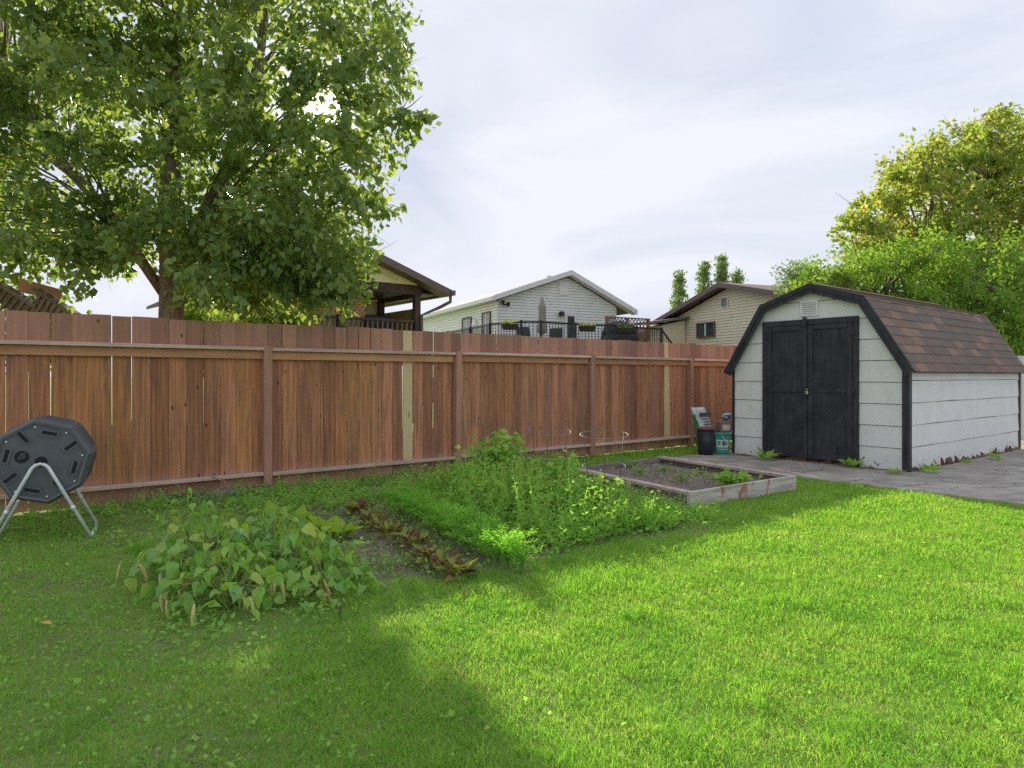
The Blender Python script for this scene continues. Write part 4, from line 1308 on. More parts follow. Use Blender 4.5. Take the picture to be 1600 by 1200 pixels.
# four far columnar poplars
for px, top, bot, wd, Y, lab in ((1062, 430, 500, 21, 60, 'bushy columnar poplar rising behind the left slope of beige roof'), (1100, 413, 480, 15, 62, 'thin columnar poplar second from left behind the beige roof'),
                                 (1128, 404, 470, 12, 60, 'tallest narrow poplar behind the ridge of beige roof'), (1151, 428, 475, 12, 60, 'short poplar at the right above the beige roof')):
    cl = []
    n = int((bot - top) / 3.2)
    for k in range(n):
        f = k / n
        y = top + f * (bot - top)
        half = wd * (.08 + .92 * min(1, f * 1.1)) * RNG.uniform(.5, 1.15)
        for _ in range(2):
            p = W(px + RNG.uniform(-half, half) * .8, y, Y + RNG.uniform(-1, 1) * wd * .05)
            cl.append((p.x, p.y, p.z, RNG.uniform(.28, .55)))
    bp = Vector((W(px, 588, Y).x, Y, 0))
    tree('columnar_poplar', lab, bp, [[(0, 0, -.1), (0, 0, 3), (0, 0, EYE + (HZ - top) / F_PX * Y)]], [[.25, .2, .03]], np.array(cl), 46, .22, 'farleaf', 'bark2', 'columnar poplars on the skyline', -.5, LEAF_S, None, .03)
# shrubs just behind the fence under the poplar
for px, top, bot, wd, Y, mat, lab, nc in ((425, 462, 560, 50, 11.5, 'limeleaf', 'sunlit lime green shrub showing over the fence right of the trunk', 46),
                                          (50, 455, 560, 45, 10.0, 'limeleaf', 'leafy green shrub behind the arbour at far left', 26),
                                          (305, 470, 560, 30, 10.8, 'limeleaf', 'low lime green shrub beside the foot of the big trunk', 22)):
    cl = sample_clumps([(px - wd * .8, top + 14), (px, top), (px + wd * .8, top + 12), (px + wd, bot), (px - wd, bot)], nc, Y, .5, .20, .32, (px - wd, px + wd), (top, bot))
    bp = Vector((W(px, 588, Y).x, Y, 0))
    sh = tree('shrub', lab, bp, [[(0, 0, -.05), (0, 0, .6), (.1, 0, 1.3)]], [[.05, .04, .02]], cl, 150, .075, mat, 'bark2', None, .2, LEAF_S, None, .02)
    sh['category'] = 'shrub'

# ================================================================== lawn, weeds
GARDEN = (0.7, 5.0, 3.4, 7.35)
bed_c = [Vector((1.67, 6.33, 0)), Vector((3.12, 7.39, 0)), Vector((2.05, 9.21, 0)), Vector((.66, 8.12, 0))]
def zones(x, y):
    a, b = ab(x, y)
    wob = .12 * np.sin(3.1 * x + 1.7 * y) + .10 * np.sin(5.3 * y - 2.2 * x) + .06 * np.sin(11 * x + 9 * y)
    conc = (a > A_EDGE - .03 + .02 * np.sin(9 * b)) & (b < 6.56)
    behind = b > 7.50
    garden = (a + wob > GARDEN[0]) & (a + wob * .6 < GARDEN[1]) & (b + wob > GARDEN[2]) & (b < GARDEN[3])
    bed = in_poly(x, y, [(p.x, p.y) for p in bed_c])
    weedy = np.clip((1.5 - a + .8 * (b - 2.6)) / 1.6 + wob, 0, 1) * (a < 5.3)
    return conc, behind, garden, bed, weedy

VN = RNG.random((256, 256))
def vnoise(x, y, cell):
    """smooth value noise"""
    u_, v_ = x / cell + 1000.0, y / cell + 1000.0
    i, j = np.floor(u_).astype(int), np.floor(v_).astype(int)
    f, g_ = u_ - i, v_ - j
    f, g_ = f * f * (3 - 2 * f), g_ * g_ * (3 - 2 * g_)
    q = lambda a, b: VN[a % 256, b % 256]
    return (q(i, j) * (1 - f) + q(i + 1, j) * f) * (1 - g_) + (q(i, j + 1) * (1 - f) + q(i + 1, j + 1) * f) * g_

def grass_blades(strips):
    Vs, Ts, k0 = [], [], 0
    for y0, y1, dens, wid, hgt in strips:
        xm = .80 * y1 + 1.2
        n = int(dens * (y1 - y0) * 2 * xm)
        x = RNG.uniform(-xm, xm, n); y = RNG.uniform(y0, y1, n)
        conc, beh, gar, bed, weedy = zones(x, y)
        patch = vnoise(x, y, .45)
        ga = ab(x, y)[0]
        keep = (np.abs(x) < .80 * y + 1.2) & ~conc & ~beh & ~bed & (~gar | (RNG.random(n) < np.where(ga < 1.9, .5, .12))) & (RNG.random(n) > weedy * (.35 + .45 * patch))
        x, y = x[keep], y[keep]
        weedy = weedy[keep]
        n = len(x)
        tuft = .6 + .75 * vnoise(x, y, .16) * vnoise(x + 7, y + 3, .05) + .15 * vnoise(x, y, .7)
        h = hgt * RNG.uniform(.55, 1.25, n) * tuft * (1 - .25 * weedy)
        h *= 1 + .8 * np.clip((vnoise(x + 31, y + 17, .22) - .62) * 4, 0, 1) * RNG.random(n)
        w = wid * RNG.uniform(.7, 1.3, n)
        an = RNG.uniform(0, 2 * np.pi, n)
        fx, fy = np.cos(an), np.sin(an)
        lean = RNG.uniform(.25, 1.5, n) * h
        la_ = RNG.uniform(0, 2 * np.pi, n)
        lx, ly = np.cos(la_) * lean, np.sin(la_) * lean
        V = np.empty((n, 5, 3))
        V[:, 0] = np.c_[x - fx * w, y - fy * w, np.full(n, -.004)]
        V[:, 1] = np.c_[x + fx * w, y + fy * w, np.full(n, -.004)]
        mx, my = x + lx * .35, y + ly * .35
        V[:, 2] = np.c_[mx - fx * w * .8, my - fy * w * .8, h * .58]
        V[:, 3] = np.c_[mx + fx * w * .8, my + fy * w * .8, h * .58]
        V[:, 4] = np.c_[x + lx, y + ly, h * (1 - .38 * lean / h)]
        T = np.array([(0, 1, 3), (0, 3, 2), (2, 3, 4)])[None] + (np.arange(n) * 5)[:, None, None] + k0
        k0 += n * 5
        Vs.append(V.reshape(-1, 3)); Ts.append(T.reshape(-1, 3))
    return np.concatenate(Vs), np.concatenate(Ts)
V, T = grass_blades([(1.3, 2.6, 15000, .0015, .042), (2.6, 3.4, 13000, .0017, .042), (3.4, 4.6, 9500, .0020, .042), (4.6, 6.2, 6200, .0026, .042), (6.2, 8.2, 3400, .0037, .043), (8.2, 12.5, 1200, .006, .05)])
lw = link('lawn_grass', np_mesh('lawn_grass', V, T, 'grass'))
tag(lw, 'mown bright green lawn grass', 'grass', None, 'stuff')

V, T = grass_blades([(1.3, 2.6, 900, .0014, .016), (2.6, 3.6, 700, .0017, .016), (3.6, 5.2, 450, .0024, .018), (5.2, 8.2, 220, .004, .02)])
V[:, 2] += .012
tag(link('dry_thatch', np_mesh('dry_thatch', V, T, 'straw')), 'dry straw coloured clippings scattered in the lawn', 'thatch', None, 'stuff')

# clover and broad leaved weeds lying in the lawn and between the rows
def low_leaves(n, xr, yr, accept, size, hmax, up=.6):
    x = RNG.uniform(*xr, n); y = RNG.uniform(*yr, n)
    k = accept(x, y) & (np.abs(x) < .80 * y + 1.2)
    x, y = x[k], y[k]
    n = len(x)
    P = np.c_[x, y, RNG.random(n) ** 1.5 * hmax]
    D = np.c_[RNG.normal(size=n), RNG.normal(size=n), RNG.normal(size=n) * .35 + up * .35]
    nr = np.c_[RNG.normal(size=n) * .4, RNG.normal(size=n) * .4, np.ones(n)]
    return leaf_arrays(P, D, size * RNG.uniform(.55, 1.35, n), LEAF_S, nr)
def acc_lawn(x, y):
    c, b_, g_, bd, wd = zones(x, y)
    pt = .5 + .5 * np.sin(1.9 * x + 2.0 * np.sin(1.3 * y)) * np.sin(2.2 * y)
    return ~c & ~b_ & ~bd & ~g_ & (RNG.random(len(x)) < .10 + .25 * pt + .95 * wd)
def soilmask(x, y):
    return np.sin(4.1 * x + 1.3 * np.sin(3.7 * y)) * np.sin(3.3 * y + 1.1 * np.sin(4.9 * x))
def acc_garden(x, y):
    a_ = ab(x, y)[0]
    c, b_, g_, bd, wd = zones(x, y)
    return g_ & ~bd & ~c & (RNG.random(len(x)) < np.clip(.85 + .9 * soilmask(x, y) + .2 * (a_ < 1.9), .32, 1))
parts = [low_leaves(62000, (-8, 7), (1.6, 9), acc_lawn, .020, .05, 1.4), low_leaves(52000, (-6, 4), (3, 9), acc_garden, .034, .08),
         low_leaves(2200, (-7, 3), (1.8, 6), acc_lawn, .032, .06, 1.6)]
v, t_ = join_arrays(parts)
tag(link('clover_cover', np_mesh('clover_cover', v, t_, 'weed')), 'low clover and weeds covering the garden and the thin lawn', 'weeds', None, 'stuff')

def weed_plants(spots, seed_leaf=.06, shape=LANCE_S):
    """upright small plants: a few stems each with alternating leaves; returns arrays for leaves"""
    P, D, Sz, SP, SD, SS = [], [], [], [], [], []
    for x, y, h, spread, nl in spots:
        for s in range(random.randint(2, 4)):
            an = random.uniform(0, 6.28)
            lx, ly = math.cos(an) * spread, math.sin(an) * spread
            hh = h * random.uniform(.6, 1.1)
            SP.append((x, y, 0)); SD.append((lx, ly, hh)); SS.append(math.sqrt(lx * lx + ly * ly + hh * hh))
            for j in range(nl):
                f = (j + 1) / nl
                a2 = j * 2.4 + an
                P.append((x + lx * f, y + ly * f, hh * f))
                D.append((math.cos(a2) + lx, math.sin(a2) + ly, .7 - .7 * random.random()))
                Sz.append(seed_leaf * random.uniform(.6, 1.3) * (1.1 - .5 * f))
    stem_shape = LANCE_S * np.array([.10, 1, .0])
    return join_arrays([leaf_arrays(np.array(P), np.array(D), np.array(Sz), shape), leaf_arrays(np.array(SP), np.array(SD), np.array(SS), stem_shape)])
spots = []
for _ in range(900):
    a, b = random.uniform(3.2, 5.05), random.uniform(3.5, 6.4)
    p = AB(a, b)
    if in_poly(np.array([p.x]), np.array([p.y]), [(q.x, q.y) for q in bed_c])[0]:
        continue
    core_ = math.exp(-((a - 3.95) / .5) ** 2 - ((b - 4.7) / 1.1) ** 2)
    spots.append((p.x, p.y, .12 + .44 * core_ * random.random() + .06 * random.random(), .07 + .06 * random.random(), random.randint(5, 9)))
for _ in range(200):
    a, b = random.uniform(-.2, 6.6), random.uniform(6.9, 7.38)
    p = AB(a, b)
    spots.append((p.x, p.y, .06 + .14 * random.random(), .05, 6))
for _ in range(150):
    a, b = random.uniform(1.9, 3.3), random.uniform(5.9, 7.2)
    p = AB(a, b)
    spots.append((p.x, p.y, .06 + .12 * random.random(), .05, 6))
tall = []
for _ in range(210):
    a, b = random.gauss(3.85, .32), random.gauss(4.9, .8)
    p = AB(a, b)
    if a < 3.2 or a > 4.45 or b < 3.6 or b > 6.2 or in_poly(np.array([p.x]), np.array([p.y]), [(q.x, q.y) for q in bed_c])[0]:
        continue
    tall.append((p.x, p.y, random.uniform(.20, .50), .12, random.randint(10, 16)))
v, t_ = weed_plants(tall, .062, LANCE_S * np.array([1.3, 1, 1]))
tag(link('tall_weeds', np_mesh('tall_weeds', v, t_, 'tomato')), 'taller pale green weeds standing among the wire cages', 'weeds', None, 'stuff')
v, t_ = weed_plants(spots, .062)
tag(link('garden_weeds', np_mesh('garden_weeds', v, t_, 'weed')), 'thicket of leafy green weeds overgrowing the right half of the garden', 'weeds', None, 'stuff')
# withered pink and orange bits among them
n = 420
a_ = RNG.normal(4.15, .20, n); b_ = RNG.normal(4.75, .25, n)
x = a_ * U.x + b_ * N.x; y = a_ * U.y + b_ * N.y
v, t_ = leaf_arrays(np.c_[x, y, .12 + .28 * RNG.random(n)], RNG.normal(size=(n, 3)), .035 * RNG.uniform(.6, 1.3, n))
tag(link('withered_weeds', np_mesh('withered_weeds', v, t_, 'orangebits')), 'withered orange tinged weeds beside the front wire cage', 'weeds', None, 'stuff')
# dry stalks and seed heads
st = MB()
for _ in range(60):
    a, b = random.uniform(3.3, 4.8), random.uniform(3.6, 6.0)
    p = AB(a, b)
    if in_poly(np.array([p.x]), np.array([p.y]), [(q.x, q.y) for q in bed_c])[0]: continue
    h = random.uniform(.2, .45)
    q = p + Vector((random.gauss(0, .08), random.gauss(0, .08), h))
    st.tube([p, p.lerp(q, .5) + Vector((.01, 0, .03)), q], [.003, .0025, .001], 4, False)
tag(st.build('dry_stalks', 'straw'), 'thin dry stalks sticking out of the garden weeds', 'weeds', None, 'stuff')

# ================================================================== vegetables
# beans: each leaf and pod an object
def bean_leaf_mesh(k):
    rr = random.Random(k)
    b = MB()
    out = [(0, 0), (-.30, .05), (-.46, .28), (-.40, .55), (-.20, .82), (0, 1.05), (.20, .82), (.40, .55), (.46, .28), (.30, .05)]
    cup = rr.uniform(.1, .5); dr = rr.uniform(.2, .75)
    vs = [(x, y, cup * abs(x) * 1.2 - dr * y * y + rr.gauss(0, .055)) for x, y in out]
    mid = [(0, .28, -.03 - dr * .08), (0, .62, -.03 - dr * .38)]
    vs += mid
    fs = [(0, 10, 1), (1, 10, 2), (2, 10, 11, 3), (3, 11, 4), (4, 11, 5), (5, 11, 6), (6, 11, 7), (7, 11, 10, 8), (8, 10, 9), (9, 10, 0)]
    b.add(vs, fs)
    return b.mesh('leaf', 'beanleaf', True)
BL = [bean_leaf_mesh(k) for k in range(6)]
def pod_mesh(k):
    b = MB()
    pts = [(0, 0, 0)] + [(math.sin(f * (1 + .5 * k)) * .16 * (k - .5), 0, -f) for f in (.15, .4, .65, .9, 1.0)]
    b.tube(pts, [.02, .065, .078, .07, .05, .008], 6)
    return b.mesh('pod', 'beanpod', True)
PODS = [pod_mesh(k) for k in range(3)]
bean_spots = [(1.06, 3.86, .24, .34), (1.55, 3.76, .20, .32), (1.08, 4.22, .30, .38), (1.60, 4.15, .25, .35), (1.04, 4.62, .31, .37), (1.56, 4.60, .26, .35), (1.26, 4.98, .25, .33), (1.70, 5.00, .21, .29)]
bean_lab = ['bean plant with yellow pods at the front left corner of the patch', 'bean plant with drooping leaves at the front right corner nearest the lawn', 'tall bean plant at the left edge with hanging pale pods',
            'bean plant in the middle of the right hand bean row', 'tallest bean plant with upright yellow green shoot at the back left', 'broad bean plant right of the tallest one, before the lettuce',
            'bean plant at the back of the left row near the timber edging', 'low bean plant at the back of the right row beside the lettuce']
for k, (a, b, h, rad) in enumerate(bean_spots):
    base = AB(a, b)
    bp = thing('bean_plant', bean_lab[k], 'plant', base, 0, 'bean plants in the garden')
    stm = MB()
    nl = 112 if k not in (1, 7) else 80
    for j in range(nl):
        an = j * 2.399 + random.uniform(-.3, .3)
        rr = rad * math.sqrt((j + .5) / nl) * random.uniform(.85, 1.15)
        zt = h * (1.15 - .75 * (rr / rad) ** 1.5) * random.uniform(.55, 1.25)
        if k == 4 and j < 12:
            rr = .05 + .014 * j; zt = h * (1.7 - .075 * j); an = 2.2 + j * 1.1
        p = Vector((math.cos(an) * rr, math.sin(an) * rr, max(.05, zt)))
        s = random.uniform(.045, .088)
        o = link('leaf', random.choice(BL), bp, p)
        dirz = an - math.pi / 2 + random.gauss(0, .6)
        o.rotation_euler = (random.gauss(-.35, .55), random.gauss(0, .45), dirz + random.gauss(0, .5))
        o.scale = (s, s, s)
        if j % 3 == 0:
            r_b = Vector((random.gauss(0, .03), random.gauss(0, .03), 0))
            stm.tube([r_b, r_b.lerp(p, .6) + Vector((0, 0, .05)), p], [.005, .004, .002], 5, False)
    stm.build('stems', 'beanstem', bp, True)
    for j in range({0: 13, 2: 12, 3: 8, 4: 8, 1: 8}.get(k, 5)):
        an = random.uniform(2.6, 6.2)
        rr = rad * random.uniform(.6, 1.05)
        L = random.uniform(.085, .125)
        o = link('pod', random.choice(PODS), bp, (math.cos(an) * rr, math.sin(an) * rr, max(L * 1.05, h * random.uniform(.35, .75))))
        o.scale = (L * 1.1, L * 1.1, L)
        o.rotation_euler = (random.gauss(0, .25), random.gauss(0, .25), random.uniform(0, 6.3))

def arrays_mesh(name, parts, mat):
    v, t_ = join_arrays(parts)
    return np_mesh(name, v, t_, mat)

ORD = ['first', 'second', 'third', 'fourth', 'fifth', 'sixth', 'seventh', 'eighth', 'ninth', 'tenth', 'eleventh', 'twelfth', 'thirteenth', 'fourteenth', 'fifteenth',
       'sixteenth', 'seventeenth', 'eighteenth', 'nineteenth', 'twentieth', 'twenty first', 'twenty second']
# carrots: feathery rows
def carrot_mesh(k):
    P, D, Sz = [], [], []
    rr = random.Random(100 + k)
    for fr_ in range(11):
        an = rr.uniform(0, 6.28); out = rr.uniform(.06, .17); h = rr.uniform(.17, .31)
        for j in range(16):
            f = .3 + .7 * j / 15
            c = (math.cos(an) * out * f ** 1.6, math.sin(an) * out * f ** 1.6, h * f - .05 * f ** 4)
            w = .055 * (1.15 - f) + .012
            for q in range(5):
                th = rr.uniform(0, 6.28); e = rr.random()
                P.append((c[0] + math.cos(th) * w * e, c[1] + math.sin(th) * w * e, c[2] + rr.gauss(0, .008)))
                D.append((math.cos(th) + math.cos(an) * .5, math.sin(th) + math.sin(an) * .5, rr.uniform(.1, 1.0)))
                Sz.append(rr.uniform(.014, .030))
    return arrays_mesh('fronds', [leaf_arrays(np.array(P), np.array(D), np.array(Sz), LANCE_S)], 'carrot')
CM = [carrot_mesh(k) for k in range(4)]
def carrot_stem(k):
    rr = random.Random(50 + k)
    b = MB()
    for _ in range(9):
        an = rr.uniform(0, 6.28); o = rr.uniform(.05, .14); h = rr.uniform(.14, .25)
        b.tube([(0, 0, 0), (math.cos(an) * o * .3, math.sin(an) * o * .3, h * .55), (math.cos(an) * o, math.sin(an) * o, h)], [.004, .003, .0015], 4, False)
    return b.mesh('stalks', 'stem', True)
CS = [carrot_stem(k) for k in range(4)]
nC = 22
for k in range(nC):
    f = k / (nC - 1)
    p = Vector((-1.02, 6.15, 0)).lerp(Vector((.06, 4.30, 0)), f) + Vector((random.gauss(0, .035), random.gauss(0, .035), 0))
    o = thing('carrot_plant', {0: 'feathery carrot top at the fence end of the long row', nC - 1: 'feathery carrot top at the lawn end of the long row'}.get(k, ORD[k] + ' feathery carrot top from the fence end of the long row'), 'plant', p, random.uniform(0, 6.28), 'carrot row')
    s = random.uniform(.9, 1.2)
    o.scale = (s, s, s * random.uniform(.85, 1.1))
    tag(link('fronds', CM[k % 4], o), None, None, None, 'stuff'); link('stalks', CS[k % 4], o)

def rosette(k, n, h, out, size, mat, shape, name='leaves'):
    rr = random.Random(200 + k)
    P, D, Sz, Nn = [], [], [], []
    for j in range(n):
        an = j * 2.4 + rr.uniform(-.4, .4); f = rr.uniform(.25, 1)
        P.append((math.cos(an) * out * f * .4, math.sin(an) * out * f * .4, h * rr.uniform(.2, .6)))
        D.append((math.cos(an), math.sin(an), rr.uniform(.2, 1.4)))
        Nn.append((-math.cos(an) * .6 + rr.gauss(0, .3), -math.sin(an) * .6 + rr.gauss(0, .3), .9))
        Sz.append(size * rr.uniform(.6, 1.25))
    return arrays_mesh(name, [leaf_arrays(np.array(P), np.array(D), np.array(Sz), shape, np.array(Nn))], mat)
BM = [rosette(k, 46, .11, .16, .085, 'beet', LANCE_S * np.array([1.5, 1, 1])) for k in range(3)]
nB = 11
for k in range(nB):
    f = k / (nB - 1)
    if k in (7,): continue
    p = Vector((-1.36, 6.02, 0)).lerp(Vector((-.32, 4.10, 0)), f) + Vector((random.gauss(0, .03), random.gauss(0, .03), 0))
    lab = 'dark red beet clump at the front end of its row' if k == nB - 1 else ORD[k - (k > 7)] + ' reddish beet plant from the fence end of the short row'
    o = thing('beet_plant', lab, 'plant', p, random.uniform(0, 6.28), 'beet row')
    s = random.uniform(.8, 1.15) * (1.15 if k == nB - 1 else 1)
    o.scale = (s, s, s)
    link('leaves', BM[k % 3], o)
LM = [rosette(30 + k, 20, .08, .10, .14, 'lettuce', LEAF_S * np.array([1.0, 1, 1])) for k in range(2)]
for k, (a, b) in enumerate(((1.98, 5.75), (2.06, 5.45), (2.13, 5.15), (2.18, 4.88))):
    o = thing('lettuce_plant', ORD[k] + ' pale lime lettuce from the fence end of the row behind beans', 'plant', AB(a, b), k * 1.3, 'lettuce row')
    s = random.uniform(.85, 1.1); o.scale = (s, s, s)
    link('leaves', LM[k % 2], o)

# tomato and pepper plants
def bush_plant(name, label, base, h, rad, nstem, per, leaf, mat, shape, fruit=0):
    o = thing(name, label, 'plant', base)
    stm = MB()
    P, D, Sz = [], [], []
    for s in range(nstem):
        an = s * 6.283 / nstem + random.uniform(-.5, .5)
        r = rad * random.uniform(.3, 1.0)
        hh = h * (1 - .45 * (r / rad) ** 2) * random.uniform(.8, 1.05)
        tip = Vector((math.cos(an) * r, math.sin(an) * r, hh))
        mid = Vector((math.cos(an) * r * .35, math.sin(an) * r * .35, hh * .6))
        stm.tube([(0, 0, 0), mid, tip], [.008, .006, .002], 5, False)
        for j in range(per):
            f = random.uniform(.22, 1.0)
            q = mid * (f / .6) if f < .6 else mid.lerp(tip, (f - .6) / .4)
            a2 = random.uniform(0, 6.28); w = random.uniform(.02, .10)
            P.append((q.x + math.cos(a2) * w, q.y + math.sin(a2) * w, q.z + random.gauss(0, .02)))
            D.append((math.cos(a2), math.sin(a2), random.uniform(-.7, .5)))
            Sz.append(leaf * random.uniform(.6, 1.25))
    stm.build('stems', 'stem', o, True)
    v, t_ = leaf_arrays(np.array(P), np.array(D), np.array(Sz), shape)
    tag(link('leaves', np_mesh('leaves', v, t_, mat), o), None, None, None, 'stuff')
    for k in range(fruit):
        q = Vector((random.gauss(0, rad * .4), random.gauss(0, rad * .4), h * random.uniform(.4, .8)))
        MB().lathe([(0, -.022), (.016, -.016), (.024, 0), (.018, .014), (0, .019)], 10, tuple(q)).build('fruit', 'lettuce', o, True)
    return o
bush_plant('tomato_plant', 'tall leafy tomato plant against the fence inside the rear cage', G(778, 770), .74, .40, 18, 44, .085, 'tomato', LANCE_S * np.array([1.6, 1, 1]), 6)
bush_plant('pepper_plant', 'dark green broad leaved plant left of the tall tomato plant', G(742, 775), .42, .26, 11, 34, .10, 'weed', LANCE_S * np.array([1.7, 1, 1]))
bush_plant('tomato_plant', 'tomato plant reaching through the middle wire cage', G(868, 795), .60, .34, 15, 40, .08, 'tomato', LANCE_S * np.array([1.6, 1, 1]), 3)
bush_plant('potato_plant', 'broad leafed plant in front of the tall tomato plant', G(835, 810), .40, .34, 15, 38, .10, 'tomato', LANCE_S * np.array([1.9, 1, 1]))
bush_plant('tomato_plant', 'straggly tomato plant at the foot of the front wire cage', G(930, 815), .44, .32, 15, 36, .07, 'tomato', LANCE_S * np.array([1.5, 1, 1]), 2)
bush_plant('seedling_plant', 'low bushy green plant near the front corner inside the raised bed', G(1148, 760, .07) , .17, .22, 12, 22, .07, 'tomato', LEAF_S, 0)
for px, py, lab in ((1000, 742, 'weed sprout at the left inside the raised bed'), (1095, 745, 'weed sprout left of the low bush inside the raised bed'), (1080, 728, 'weed sprout at the back inside the raised bed'), (1120, 752, 'weed sprout beside the low bush inside the raised bed'),
                    (1040, 738, 'weed sprout in the middle of the raised bed soil'), (1065, 752, 'weed sprout by the near left plank of the raised bed'), (985, 731, 'weed sprout beside the mesh guard in the raised bed'), (1130, 738, 'weed sprout near the far right plank of the raised bed')):
    bush_plant('weed_sprout', lab, G(px, py, .07), .10, .10, 6, 9, .05, 'weed', LANCE_S)
# weeds at the foot of the shed
for px, py, lab, s in ((1196, 719, 'dandelion weed at the left foot of the shed doors', .17), (1333, 731, 'dock weed at the right foot of the shed doors', .16), (1398, 741, 'small weed by the black corner post', .09),
                       (1455, 738, 'green weed tuft along the shed side wall near the corner', .13), (1555, 718, 'green weed tuft at the far end of shed side wall', .11), (1510, 725, 'tiny weed midway along the shed side wall', .07)):
    p = G(px, py, .02)
    o = thing('weed_plant', lab, 'weed', p)
    link('leaves', rosette(px, 18, s * .5, s * .9, s, 'weed', LANCE_S * np.array([1.5, 1, 1])), o)

# ================================================================== wire cages
for (x, y, ztop, lean, lab) in ((-.20, 7.55, .73, .02, 'wire plant cage at the back in front of the fence'), (.33, 6.60, .73, .03, 'wire plant cage in the middle with white flower stalks'), (.80, 5.85, .755, -.01, 'tall wire plant cage nearest the raised bed')):
    c = thing('plant_cage', lab, 'plant cage', (x, y, 0), random.uniform(0, 2), 'wire cages in the garden')
    c.rotation_euler = (.11 + lean, lean * 1.5, 0)
    for z, r in ((ztop, .205), (.48, .185), (.24, .16)):
        MB().ring((0, 0, z), r, .0025 if z < .7 else .0034, 32, 6).build('ring', 'wire', c, True)
    for k in range(3):
        an = k * 2.094 + .4
        MB().tube([(math.cos(an) * .12, math.sin(an) * .12, -.05), (math.cos(an) * .2, math.sin(an) * .2, ztop)], .003, 6).build('leg', 'darkwire', c, True)

# ================================================================== raised bed
zc = .157
bed = thing('raised_bed', 'weathered wooden raised garden bed filled with soil', 'raised bed', bed_c[0])
C0 = [p - bed_c[0] for p in bed_c]
def plank(p, q, inner, th, z0, z1, name, mat, ext=0.0):
    d = (q - p).normalized()
    nin = Vector((-d.y, d.x, 0))
    L = (q - p).length
    o = MB().box(-ext, L + ext, 0, th, z0, z1).build(name, mat, bed, False, .003)
    o.location = p
    o.rotation_euler = (0, 0, math.atan2(d.y, d.x))
    return o
plank(C0[0], C0[1], None, .038, -.02, zc + .006, 'front_board', 'bedfront')
d12 = (C0[2] - C0[1]).normalized(); d03 = (C0[3] - C0[0]).normalized(); d01 = (C0[1] - C0[0]).normalized()
plank(C0[1] + d12 * .040, C0[2], None, .038, -.02, zc - .03, 'side_board', 'bedside')
plank(C0[2] , C0[3], None, .038, -.02, zc - .012, 'back_board', 'bedside')
plank(C0[3] , C0[0] + d03 * .040, None, .038, -.02, zc - .03, 'side_board', 'bedside')
plank(C0[1] + d12 * .042 + d01 * .02, C0[2] + d01 * .02, None, .10, zc - .029, zc + .004, 'cap_board', 'bedcap')
plank(C0[3] - d01 * .02, C0[0] + d03 * .042 - d01 * .02, None, .10, zc - .029, zc + .004, 'cap_board', 'bedcap')
# soil with clods
nx = 40
sv, sf = [], []
for j in range(nx + 1):
    for i in range(nx + 1):
        f, g_ = i / nx, j / nx
        f = .02 + .96 * f; g_ = .02 + .96 * g_
        p = C0[0].lerp(C0[1], f).lerp(C0[3].lerp(C0[2], f), g_)
        sv.append((p.x, p.y, .075 + .018 * math.sin(5 * p.x + 3 * p.y) + random.gauss(0, .010)))
for j in range(nx):
    for i in range(nx):
        k = j * (nx + 1) + i
        sf.append((k, k + 1, k + nx + 2, k + nx + 1))
MB().add(sv, sf).build('soil', 'soil', bed)
# mesh guard at the far left corner of the bed
mg = thing('wire_mesh_guard', 'small wire mesh guard at the rear left corner of raised bed', 'wire mesh', bed_c[3] + Vector((-.05, -.02, 0)), .55)
for k in range(8):
    MB().tube([(k * .045, 0, 0), (k * .045, 0, .30)], .002, 4).build('wire', 'darkwire', mg)
for k in range(6):
    MB().tube([(0, .004, .05 + k * .05), (.315, .004, .05 + k * .05)], .002, 4).build('wire', 'darkwire', mg)

# timber edging and soil heap by the fence
te = thing('timber_edging', 'grey landscape timber lying along the foot of the fence', 'timber', AB(ab(*G(232, 797).xy)[0], 7.30), TH)
MB().box(0, 1.25, -.05, .05, 0, .075).build('timber', 'timber', te, False, .008)
sh = G(400, 790)
sm_ = MB(); vs, fs = [], []
for j in range(9):
    for i in range(13):
        u_, v_ = i / 12 * 2 - 1, j / 8 * 2 - 1
        r2 = u_ * u_ + v_ * v_
        vs.append((u_ * .42, v_ * .17, max(-.01, .11 * (1 - r2)) + (random.gauss(0, .010) if r2 < .9 else 0)))
for j in range(8):
    for i in range(12):
        k = j * 13 + i
        fs.append((k, k + 1, k + 14, k + 13))
o = sm_.add(vs, fs).build('soil_mound', 'soil'); o.location = AB(ab(sh.x, sh.y)[0] - .05, 7.28); o.rotation_euler = (0, 0, TH)
tag(o, 'low heap of dark soil against the fence behind the beans', 'soil heap')
vn_ = MB().tube([G(330, 745, .22) - N * .0, G(350, 752, .20), G(372, 765, .12), G(388, 772, .09)], [.006, .006, .005, .004], 6)
tag(vn_.build('dry_vine', 'straw', None, True), 'thin dry vine hanging on the fence above the soil heap', 'vine')

